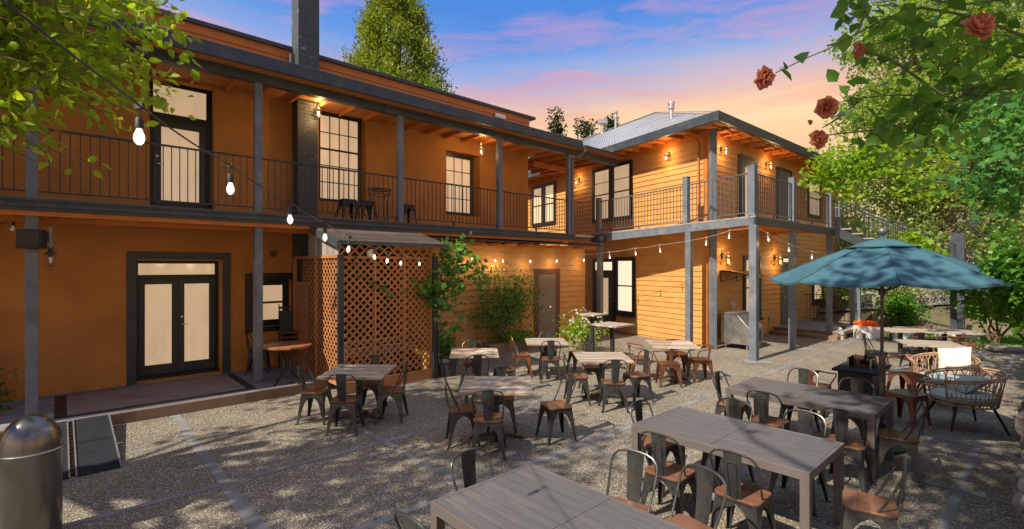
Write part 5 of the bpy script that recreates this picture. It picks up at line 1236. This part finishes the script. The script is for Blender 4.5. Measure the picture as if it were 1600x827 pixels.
# white planters by the hillside, orange flowers
for i, (x, y, w, l) in enumerate([(11.55,16.05,.62,'white planter box filled with orange flowers beyond the landing'), (12.55,15.75,.8,'low white planter box right of the umbrella pole'), (10.95,16.55,.22,'narrow white planter block next to the landing beam'), (14.0,15.5,1.0,'long white edging block behind the slab tables')]):
    t = thing('white_planter', l, 'planter', (x,y,0), R(-10), 'white planters'); fr = Matrix.Translation((x,y,0)) @ Matrix.Rotation(R(-10),4,'Z')
    m = MB(fr); m.box(-w/2,w/2,-.2,.2,0,.40 if i < 2 else .3); m.build('box', M['white'], t, bevel=.015)
    if i == 0:
        P_ = np.column_stack([npr.uniform(x-.3,x+.3,420), npr.uniform(y-.2,y+.2,420), npr.uniform(.40,.54,420)]); leaves(P_, .06, M['terracotta_f'], 'flowers', t, None, 0)
for i, (x, y, l) in enumerate([(11.95,15.55,'dark spiky plant in front of the white planters'), (12.7,15.5,'second dark spiky plant, right of the umbrella pole'), (10.9,16.2,'small dark spiky plant by the landing beam')]):
    t = thing('spiky_plant', l, 'plant', (x,y,0), 0, 'spiky plants by the planters'); m = MB()
    for k in range(34):
        a = rnd.uniform(0,6.28); e_ = rnd.uniform(.2,1.35); L_ = rnd.uniform(.25,.42); d_ = Vector((math.cos(a)*math.cos(e_), math.sin(a)*math.cos(e_), math.sin(e_))); b = Vector((x,y,.28))
        sd = Vector((-math.sin(a), math.cos(a), 0))*.014; m.add([b-sd, b+sd, b+d_*L_], [(0,1,2)])
    m.tube([(x,y,0),(x,y,.3)], .03, 6); m.build('spikes', M['lf_dark'], t)
# stone wall at the right edge
def rock(m, c, r, sub=2):
    bm_v = []; import bmesh
    bm = bmesh.new(); bmesh.ops.create_icosphere(bm, subdivisions=sub, radius=1); sd = rnd.uniform(0,99)
    from mathutils import noise
    rx = [rnd.uniform(.75,1.2) for _ in range(3)]; rot = Matrix.Rotation(rnd.uniform(0,6),3,'Z') @ Matrix.Rotation(rnd.uniform(-.5,.5),3,'X')
    vs = []
    for v in bm.verts:
        q = v.co.copy(); k = 1 + .40*noise.noise(q*1.3 + Vector((sd,0,0))) + .26*noise.noise(q*3.1 + Vector((0,sd,0))) + .12*noise.noise(q*7 + Vector((0,sd,0)))
        q = Vector((max(-.72,min(.72,q.x)), max(-.72,min(.72,q.y)), max(-.66,min(.66,q.z))))*k*1.3
        q = rot @ Vector((q.x*r[0]*rx[0], q.y*r[1]*rx[1], q.z*r[2]*rx[2])); vs.append(q + Vector(c))
    m.add(vs, [tuple(v.index for v in f.verts) for f in bm.faces]); bm.free()
t = thing('stone_wall', 'low rough rubble stone wall running along the right edge of the patio', 'stone wall', MW(4,-10)[:], AM); m = MB()
s = 2.6
while s < 13.5:
    z = 0
    while z < .72:
        w = rnd.uniform(.16,.30); h = rnd.uniform(.13,.26); v = MW(s + rnd.uniform(-.1,.1), -10.12 + rnd.uniform(-.05,.06), z + h*.8); rock(m, v, (w*.82, .19, h*.85), 3); z += h*1.35
    s += .30
m.build('stones', M['stone'], t, smooth=False)
m = MB(FM); m.box(2.4,13.6,-10.6,-10.2,0,.62); m.build('core', M['stone'], t)
m = MB(Matrix.Translation((13.6,13.4,0)) @ Matrix.Rotation(R(-14),4,'Z')); m.box(-.55,.55,-.25,.25,.06,.16); m.box(-.5,.5,-.2,.2,0,.06); tag(m.build('stone_slab', M['stone'], None, bevel=.02), 'flat grey stone slab lying at the edge of the lawn', 'stone slab')
# small white pipe post on the slope
t = thing('standpipe', 'short white capped pipe standing on the slope beyond the landing', 'pipe', (14.6,21,.3)); m = MB(); m.lathe([(.07,0),(.07,.75)],(14.6,21,.5),12); m.lathe([(.12,0),(.12,.16),(.03,.2)],(14.6,21,1.25),12); m.build('pipe', M['white'], t, smooth=True)
# ================================================================== HILLSIDE AND VEGETATION
m = MB(); nx, ny = 46, 40; from mathutils import noise as mn
def hz(x, y):
    d = (Vector((x,y)) - Vector((14,18))).dot(Vector((.5,.866))); d2 = max(0, d); return max(-.05, -.05 + d2*.34 - .004*d2*d2 + .5*mn.noise(Vector((x*.2,y*.2,0)))*min(1,d2*.3))
vs = [(9 + i*1.3, 16 + j*1.2, hz(9+i*1.3, 16+j*1.2)) for j in range(ny) for i in range(nx)]
m.add(vs, [(j*nx+i, j*nx+i+1, (j+1)*nx+i+1, (j+1)*nx+i) for j in range(ny-1) for i in range(nx-1)])
tag(m.build('hillside', M['earth'], None, smooth=True), kind='structure')
m = MB(); m.add([(12.5,20.2,hz(12.5,20.2)+.1),(30,15.5,hz(30,15.5)+.3),(30,17.2,hz(30,17.2)+.4),(12.5,21.6,hz(12.5,21.6)+.4)], [(0,1,2,3)]); struct('slope_path', m, M['concrete'])

def bush(name, label, x, y, r, h, mat, n, leaf, z=None, group=None, cat='bush'):
    z = hz(x,y) if z is None else z; t = thing(name, label, cat, (x,y,z), 0, group)
    cc, pts, out = clumps((x,y,z+h*.55), (r*.75,r*.75,h*.45), 26, n//26, r*.36, .4, .8)
    m = MB()
    for k in range(6): m.tube(limb_path((x,y,z-.1), cc[k], 4, .15), [.05,.04,.03,.02,.01], 5)
    m.build('stems', M['twig'], t); leaves(pts, leaf, mat, 'foliage', t, out, .15, shape=4, wide=.42); return t
BL = [('tall pale hillside bush rising behind the wing roof end',15.6,26,2.6,6.2),('pale hillside bush behind the upper stair rail',17.6,25,2.7,6.0),('broad dry green bush above the stair posts',20.5,24.5,2.8,5.6),('pale hillside bush behind the umbrella finial',15.2,22.3,2.1,3.6),
 ('rounded dry green bush right of the umbrella finial',17.6,21.6,2.2,3.8),('pale bush behind the two stair posts',20.2,20.8,2.2,3.8),('dusty green bush at the far right of the slope',23.0,22.5,2.7,5.4),('low bush at the foot of the slope by the landing',13.2,20.2,1.2,2.3),
 ('low pale bush behind the umbrella pole',15.0,19.2,1.2,2.0),('dark low bush left of the leaning dry trunk',14.3,18.2,.8,1.3),('shaded low bush right of the leaning dry trunk',16.9,18.0,1.2,1.9),('green bush behind the stair supports',18.6,17.6,1.3,2.2),('bush on the upper slope above the wing eave',19,29,3.2,6.4),('bush on the upper slope toward the right tree',24,28,3.4,6.2)]
for i, (l, x, y, r, h) in enumerate(BL):
    bush('hillside_bush', l, x, y, r, h, M['lf_hill'] if i not in (9,10,11) else M['lf_bush'], 2600 if r > 2 else 1500, .17 if r > 2 else .12, group='bushes on the dry hillside')
# leaning dry trunk with dead ivy
t = thing('leaning_trunk', 'pale leaning tree trunk tangled in dry ivy behind the tables', 'tree', (15.9,19.4,.2)); m = MB(); m.tube([(16.0,19.4,.0),(15.7,19.5,1.0),(15.2,19.6,2.2),(14.95,19.7,2.9),(15.0,19.8,3.3)], [.34,.28,.24,.2,.10], 10); m.build('trunk', M['paletrunk'], t, smooth=True)
m = MB()
for k in range(170):
    c = Vector((16.4+rnd.gauss(0,.75),19.2+rnd.gauss(0,.3),2.0+rnd.gauss(0,.55))); d = Vector((rnd.gauss(.6,.7),rnd.gauss(0,.3),rnd.gauss(-.7,.6)))*.6; m.tube([c, c+d*.5+Vector((0,0,.1)), c+d], .012, 4, caps=False)
m.build('dry_ivy', M['lf_dry'], t)
# distant trees seen over the roofs
tree('cedar_tree', 'tall conical green cedar rising behind the orange building', 'tree', (-7.0,30,0), (-7.0,30,16), ((-7.0,30,9),(1,1,1)), M['lf_cedar'], k=4, per=4, tr=.35, limbs=0)
ced = bpy.data.objects['cedar_tree']; 
for ch in list(bpy.data.objects):
    if ch.parent == ced and ch.name.startswith('crown'): bpy.data.objects.remove(ch)
P_ = []; O_ = []
for k in range(1050):
    q = npr.uniform(0,1)**.7; h = 22.3 - q*13; rr_ = .1 + (22.3-h)*.33; rr_ = min(rr_, 4.2) * npr.uniform(.55,1.0); a = npr.uniform(0,2*PI); rr_ *= .92 + .16*math.sin(h*2.3 + 2*a) + .08*math.sin(5*a + h*4); c = np.array([-7.1+rr_*math.cos(a), 30+rr_*math.sin(a), h]); n_ = 52
    w = npr.normal(size=(n_,3))*np.array([.22,.22,.36]); P_.append(c + w); O_.append(np.tile([math.cos(a)*.7, math.sin(a)*.7, .8],(n_,1)))
leaves(np.concatenate(P_), .24, M['lf_cedar'], 'crown', ced, np.concatenate(O_), -.2, .20, 4)
for l, px, py, rw, rh in (('thin dark tree top left of the pale roof vents',868,200,.9,1.6),('dark tree top just behind the slanted roof vent',918,204,1.7,1.3),('dark tree sprig behind the middle roof vent',957,197,.6,.9)):
    c = at(px, py, 48); t = tree('distant_tree', l, 'tree', (c.x,c.y,0), (c.x,c.y,c.z-1), ((c.x,c.y,c.z),(rw*.8,rw*.8,rh)), M['lf_dark'], .24, 22, 36, .55, .14, .2, 5, 'dark distant trees behind the wing')
# big feathery tree upper right
tree('feathery_tree', 'big feathery light green tree filling the upper right background', 'tree', (19.0,21.5,1.2), (19.0,21.5,9), ((18.9,21.5,10.2),(4.3,3.2,6.4)), M['lf_feather'], .17, 210, 190, 1.05, .3, .45, 14, squash=.75)
tree('feathery_tree', 'darker feathery tree partly behind the big light green one at far right', 'tree', (23.5,23.5,2), (23.5,23.5,9), ((23.2,23.5,9.8),(3.6,3,6.0)), M['lf_feather'], .18, 130, 150, 1.1, .3, .45, 10, squash=.75)
# maple whose branches reach in from the right
mp = thing('maple_tree', 'maple with light and dark lobed leaves reaching in over the stairs', 'tree', (12.2,9.6,0)); m = MB(); tk = [(12.2,9.6,0),(12.1,9.6,2),(12.0,9.7,3.6),(11.9,9.8,5.6)]; m.tube(tk, [.24,.2,.17,.12], 10); m.build('trunk', M['bark'], mp, smooth=True)
groups = {'lf_maple': [(at(1305,262,12.6),.46,150),(at(1345,258,12.4),.44,110),(at(1292,278,12.8),.36,80),(at(1320,296,12.5),.34,45),(at(1375,255,12.2),.4,90),(at(1385,232,12),.4,70),(at(1430,258,11.5),.5,60),(at(1345,245,12.4),.35,60),(at(1432,372,11.2),.17,30),(at(1455,392,11),.18,34),(at(1440,412,11),.14,20),(at(1480,290,10.5),.4,16),(at(1510,215,10),.6,60),(at(1560,205,9.5),.6,60),(at(1440,215,10.5),.5,50),(at(1430,300,11),.3,18)],
          'lf_big': [(at(1560,270,8.2),.55,130),(at(1590,220,8.0),.55,110),(at(1530,290,8.4),.25,20),(at(1585,310,8),.45,80),(at(1540,185,8.6),.5,100),(at(1600,160,8),.6,120)]}
m = MB()
for g_, L_ in groups.items():
    for c, r, n in L_: st_ = Vector(tk[3]).lerp(Vector(tk[2]), rnd.random()); m.tube(limb_path(st_, c, 6, .10), [.05,.04,.03,.022,.016,.01,.006], 5)
m.build('limb', M['bark'], mp, smooth=True)
for g_, L_ in groups.items():
    P_ = np.concatenate([np.array(c) + npr.normal(size=(int(n*2.0),3))*r*np.array([.75,.6,.5]) for c, r, n in L_]); leaves(P_, .115 if g_ == 'lf_maple' else .12, M[g_], 'crown', mp, None, .5, shape=10)
# broadleaf bush behind the stone wall
t = thing('broadleaf_bush', 'dense broad leaved bush leaning over the stone wall at the right edge', 'bush', (6.6,5.8,.3)); cc, pts, out = clumps((6.22,5.45,2.1),(.86,.75,.74),52,95,.27,.45,.85)
m = MB()
for k in range(14): m.tube(limb_path((6.6,5.8,.5), cc[k], 4, .12), [.03,.025,.018,.012,.006], 6)
m.build('stems', M['bark'], t, smooth=True); leaves(pts, .10, M['lf_bush'], 'foliage', t, out, .5, .33)
cc, pts, out = clumps((6.15,5.25,1.8),(.66,.5,.42),16,50,.26,.5,.85); leaves(pts, .10, M['lf_big'], 'shade_tinted_foliage', t, out, .5, .33)  # bluish leaf colour paints in the shade on the bush's underside
bush('lawn_bush', 'loose green bush at the back of the lawn under the maple', 14.3, 14.6, 1.1, 2.2, M['lf_bush'], 1300, .13, 0)
bush('lawn_bush', 'loose green bush at the far right behind the wicker seats', 12.6, 11.6, 1.0, 2.4, M['lf_bush'], 1300, .13, 0)

# overhead tree: trunk stands outside the frame on the left, its low boughs hang in at the top left
t = thing('overhanging_tree', 'broad tree whose bright green boughs hang into the top left corner', 'tree', (-9.2,2.2,0)); m = MB(); m.tube([(-9.2,2.2,0),(-9.0,2.2,2.5),(-8.7,2.2,4.5),(-8.4,2.1,6.5)], [.3,.26,.2,.14], 12); m.build('trunk', M['bark'], t, smooth=True)
m = MB(); P_ = []; O_ = []
def strand(end, n, Y0=None, spread=.1, st=None):
    e_ = Vector(end); s_ = st or Vector((-6.2+rnd.uniform(-.5,.5), e_.y - rnd.uniform(-.2,.6), e_.z + rnd.uniform(.6,1.4))); pth = limb_path(s_, e_, 9, .07); m.tube(pth, [.014,.012,.011,.010,.009,.007,.006,.004,.003,.002], 5, caps=False)
    for _ in range(n):
        q = rnd.uniform(.38,1)*9; i = min(8,int(q)); c = pth[i].lerp(pth[i+1], q-i); P_.append(np.array(c) + npr.normal(size=3)*spread); d_ = (pth[i+1]-pth[i]).normalized(); O_.append((d_.x*.6, d_.y*.6, -.3))
def inpoly(x, y): return 0 if x > 312 or y > 232 else (y < 235 - max(0, x-90)*.34 and x < 300 + 10*math.sin(y*.05))
k = 0
while k < 205:
    x, y = rnd.uniform(-60,315), rnd.uniform(-60,238)
    if not inpoly(x, y): continue
    if x > 200 and y > 150 and rnd.random() < .6: continue
    if (x-120)**2 + (y-190)**2 < 30**2 or (x-35)**2+(y-195)**2 < 22**2 : continue
    strand(at(x, y, rnd.uniform(3.9,5.3)), 34, spread=.085); k += 1
for (x, y, n) in ((306,118,26),(312,92,20),(298,60,30),(290,35,26),(262,165,16),(225,190,14),(66,232,22),(105,228,20),(22,222,22),(130,268,10),(148,262,5),(168,268,12),(183,270,5),(118,272,6)):
    strand(at(x,y,4.5), n, spread=.06)
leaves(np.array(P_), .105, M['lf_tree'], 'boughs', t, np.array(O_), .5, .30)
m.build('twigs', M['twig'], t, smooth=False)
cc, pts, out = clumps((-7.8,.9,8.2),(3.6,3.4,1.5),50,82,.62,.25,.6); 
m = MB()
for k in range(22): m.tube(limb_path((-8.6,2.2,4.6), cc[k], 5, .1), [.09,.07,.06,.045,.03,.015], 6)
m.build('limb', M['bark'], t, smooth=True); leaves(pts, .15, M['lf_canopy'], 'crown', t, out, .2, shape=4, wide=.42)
# a second shade tree behind the viewpoint
t = thing('shade_tree', 'tall shade tree standing behind the viewpoint', 'tree', (-1.5,-4.0,0)); m = MB(); m.tube([(-1.5,-4,0),(-1.4,-3.8,3),(-1.2,-3.4,5.6),(-1.1,-3.2,7.2)], [.34,.28,.22,.14], 12); m.build('trunk', M['bark'], t, smooth=True)
cc, pts, out = clumps((-.9,-.6,8.4),(3.3,2.6,1.4),58,85,.62,.25,.6); m = MB()
for k in range(24): m.tube(limb_path((-1.2,-3.5,5.4), cc[k], 5, .1), [.09,.07,.06,.045,.03,.015], 6)
m.build('limb', M['bark'], t, smooth=True); leaves(pts, .15, M['lf_canopy'], 'crown', t, out, .2, shape=4, wide=.42)
t = thing('shade_tree', 'shade tree standing to the right of the viewpoint', 'tree', (5.6,-1.5,0)); m = MB(); m.tube([(5.6,-1.5,0),(5.5,-1.3,3),(5.2,-1.0,5.6),(5,-.8,7)], [.3,.24,.2,.12], 12); m.build('trunk', M['bark'], t, smooth=True)
cc, pts, out = clumps((3.8,2.2,8.2),(3.0,2.2,1.1),64,80,.54,.25,.6); m = MB()
for k in range(18): m.tube(limb_path((5.2,-1.0,5.4), cc[k], 5, .1), [.08,.06,.05,.04,.025,.012], 6)
m.build('limb', M['bark'], t, smooth=True); leaves(pts, .14, M['lf_canopy'], 'crown', t, out, .2, shape=4, wide=.42)

# climbing rose reaching in at the upper right
t = thing('climbing_rose', 'climbing rose with salmon blooms arching in at the upper right', 'rose bush', (3.6,2.0,0))
canes = [[(1700,100,2.0),(1600,57,2.0),(1527,27,2.05),(1440,12,2.1),(1380,30,2.1),(1339,53,2.05),(1304,72,2.0),(1260,91,2.0),(1212,114,2.0)],
 [(1720,90,2.1),(1599,119,2.1),(1530,135,2.1),(1471,149,2.1),(1395,149,2.1),(1339,154,2.05),(1303,162,2.0)],
 [(1471,148,2.1),(1408,104,2.15),(1370,85,2.15),(1345,78,2.15)], [(1530,135,2.1),(1445,182,2.15),(1386,201,2.1),(1329,207,2.1),(1288,212,2.1)],
 [(1700,20,1.9),(1600,-5,1.95),(1500,8,2.0),(1430,-5,2.1),(1370,5,2.1)], [(1720,200,2.2),(1620,135,2.2),(1560,140,2.2),(1500,160,2.2),(1460,200,2.2),(1420,225,2.2),(1395,235,2.2)],
 [(1700,160,2.3),(1600,90,2.3),(1520,70,2.3),(1450,70,2.3),(1400,60,2.3)], [(1345,155,2.05),(1310,185,2.0),(1285,200,2.0)], [(1339,53,2.05),(1352,20,2.05),(1350,-10,2.05)]]
m = MB(); P_ = []; S_ = []
for ci, c in enumerate(canes):
    pth = [at(*q) for q in c]; m.tube(pth, [max(.002, .0065*(1-.75*i/(len(pth)-1))) for i in range(len(pth))], 6, caps=False)
    for i in range(len(pth)-1):
        L_ = (pth[i+1]-pth[i]).length; n = int(L_/.034)
        for _ in range(n):
            q = pth[i].lerp(pth[i+1], rnd.random()); dx = q.x/q.y*770+800
            if dx < 1345 and rnd.random() < .58: continue
            off = npr.normal(size=3)*(.035 if dx < 1345 else .062); off[1] *= .6; e_ = q + Vector(off); P_.append(np.array(e_)); m.tube([q, q.lerp(e_,.6)+Vector((0,0,.004)), e_], .0012, 4, caps=False)
m.tube([(3.6,2.0,0),(3.4,2.0,1.2),(3.1,2.0,2.4),(2.9,2.05,3.1),at(1700,100,2.0)], [.02,.018,.014,.01,.0065], 6)
m.build('cane', M['cane'], t, smooth=True)
for c, r, n in ((at(1440,165,2.15),.075,26),(at(1410,205,2.15),.07,24),(at(1470,185,2.15),.07,20),(at(1380,60,2.15),.06,10),(at(1450,30,2.1),.09,22),(at(1500,60,2.1),.10,16),(at(1560,20,2.1),.10,22),(at(1590,120,2.1),.08,12),(at(1370,190,2.1),.05,12),(at(1320,130,2.05),.03,5),(at(1345,20,2.1),.05,14)): P_ += [np.array(c) + npr.normal(size=3)*r*np.array([1,.6,.8]) for _ in range(n)]
leaves(np.array(P_), .074, M['lf_rose'], 'leaves', t, None, .5, .36, jitter=.8, flat=.2)
def bloom(c, r, ang):
    f = Matrix.Translation(c) @ Matrix.Rotation(ang[0],4,'X') @ Matrix.Rotation(ang[1],4,'Y'); m = MB(f)
    for ring, (n, rad, op, h) in enumerate(((6,1.0,1.15,.0),(6,.85,.85,.08),(5,.65,.55,.14),(5,.42,.3,.18),(3,.22,.1,.2))):
        for k in range(n):
            a = 2*PI*(k+.5*ring*.7)/n + rnd.uniform(-.2,.2); w = 1.15*rad*r*math.sin(PI/n)*1.3; K = 5; vs = []
            for i in range(K):
                u = i/(K-1)
                for j in range(K):
                    v = j/(K-1)*2-1; rr_ = r*rad*(.12 + .88*math.sin(u*op*1.2)/max(.5,math.sin(op*1.2))) ; zz = r*(h + (1-math.cos(u*1.25))*.9*(1.25-op) + .25*u) - .10*r*u*u*(ring < 2)
                    zz += r*.08*math.sin(v*5+k)*u + r*.16*abs(v)**2*u*(-1 if ring == 0 else .6); ww = w*math.sin(min(1,u*1.1+.1)*PI*.62)*(1-.12*abs(v)*u) ; vs.append((rr_*math.cos(a) - ww*v*math.sin(a), rr_*math.sin(a) + ww*v*math.cos(a), zz))
            m.add(vs, [(i*K+j,(i+1)*K+j,(i+1)*K+j+1,i*K+j+1) for i in range(K-1) for j in range(K-1)])
    return m.build('bloom', M['rose'], t, smooth=True)
for (x, y, Y, r, a) in ((1190,122,2.0,.042,(2.0,.5)),(1291,168,2.0,.040,(1.9,-.3)),(1276,219,2.05,.038,(1.4,.2)),(1336,80,2.15,.036,(1.2,1.2)),(1523,47,1.95,.055,(1.1,.1)),(1264,192,2.05,.012,(1.2,.6))): bloom(at(x,y,Y), r, a)

# ================================================================== SKY, SUN, CAMERA
w = bpy.data.worlds.new('World'); S.world = w; w.use_nodes = True; nt = w.node_tree; L = nt.links.new
bg = nt.nodes['Background']
sky = nt.nodes.new('ShaderNodeTexSky'); sky.sky_type = 'NISHITA'; sky.sun_disc = False; sky.sun_elevation = SUNEL; sky.sun_rotation = math.atan2(-SUNAZ.x, -SUNAZ.y)
tc = N(nt, 'ShaderNodeTexCoord'); sp = N(nt, 'ShaderNodeSeparateXYZ'); L(tc.outputs['Generated'], sp.inputs[0])
wv = N(nt, 'ShaderNodeMapping'); wv.inputs['Scale'].default_value = (1.6, 1.6, 9); wv.inputs['Rotation'].default_value = (R(6), R(-7), 0); L(tc.outputs['Generated'], wv.inputs[0])
n1 = N(nt, 'ShaderNodeTexNoise', Scale=2.2, Detail=7, Roughness=.62, Distortion=.5); L(wv.outputs[0], n1.inputs['Vector'])
n2 = N(nt, 'ShaderNodeTexNoise', Scale=1.1, Detail=4, Roughness=.5); L(wv.outputs[0], n2.inputs['Vector'])
# gradient height nudged by soft noise
hh = N(nt, 'ShaderNodeMath', operation='MULTIPLY_ADD'); L(n2.outputs['Fac'], hh.inputs[0]); hh.inputs[1].default_value = .12; L(sp.outputs[2], hh.inputs[2])
h2 = N(nt, 'ShaderNodeMath', operation='SUBTRACT'); L(hh.outputs[0], h2.inputs[0]); h2.inputs[1].default_value = .06
gr = ramp(nt, h2.outputs[0], [(.0,(.75,.45,.25)),(.20,(1.0,.60,.26)),(.26,(1.0,.72,.38)),(.295,(1.0,.62,.36)),(.33,(.68,.50,.53)),(.365,(.34,.42,.72)),(.41,(.13,.31,.76)),(.46,(.065,.24,.72)),(.52,(.05,.2,.66)),(.62,(.30,.42,.72)),(1,(.62,.72,.95))])  # topmost stops, above the frame, are brightened to add fill light
cl = ramp(nt, n1.outputs['Fac'], [(.46,(0,0,0)),(.62,(1,1,1))])
clc = ramp(nt, h2.outputs[0], [(.2,(1.0,.58,.34)),(.30,(.88,.40,.27)),(.38,(.78,.36,.42)),(.46,(.60,.34,.60)),(.6,(.5,.4,.6)),(1,(.35,.4,.6))])
fm = N(nt, 'ShaderNodeMath', operation='MULTIPLY'); L(cl.outputs[0], fm.inputs[0]); fm.inputs[1].default_value = .52
mx = N(nt, 'ShaderNodeMix', data_type='RGBA'); L(fm.outputs[0], mx.inputs['Factor']); L(gr.outputs[0], mx.inputs['A']); L(clc.outputs[0], mx.inputs['B'])
sc = N(nt, 'ShaderNodeVectorMath', operation='SCALE'); L(mx.outputs['Result'], sc.inputs[0]); sc.inputs['Scale'].default_value = SKYSC
m3 = N(nt, 'ShaderNodeMix', data_type='RGBA'); m3.inputs['Factor'].default_value = .10; L(sc.outputs[0], m3.inputs['A']); L(sky.outputs[0], m3.inputs['B'])
L(m3.outputs['Result'], bg.inputs['Color']); bg.inputs['Strength'].default_value = .10
sl = bpy.data.lights.new('sun', 'SUN'); sl.energy = SUNE; sl.angle = R(.55); sl.color = (1, .90, .74); so = bpy.data.objects.new('sun', sl); COL.objects.link(so)
dv = Vector((SUNAZ.x*math.cos(SUNEL), SUNAZ.y*math.cos(SUNEL), -math.sin(SUNEL))); so.rotation_euler = dv.to_track_quat('-Z','Y').to_euler(); so.location = (-12,-10,14)
cam = bpy.data.cameras.new('camera'); co = bpy.data.objects.new('camera', cam); COL.objects.link(co); S.camera = co
co.location = (0,0,2.35); co.rotation_euler = (PI/2,0,0); cam.sensor_width = 36; cam.lens = 36*770/1600; cam.shift_y = (416-413.5)/1600; cam.clip_end = 500; cam.clip_start = .05
S.view_settings.view_transform = 'Standard'; S.view_settings.look = 'None'; S.view_settings.exposure = EXPO; S.view_settings.gamma = 1; S.view_settings.use_curve_mapping = False
S.cycles.use_denoising = True
try: S.cycles.denoiser = 'OPENIMAGEDENOISE'
except Exception: pass
S.cycles.max_bounces = 8; S.cycles.diffuse_bounces = 4; S.cycles.transparent_max_bounces = 12; S.cycles.sample_clamp_indirect = 6
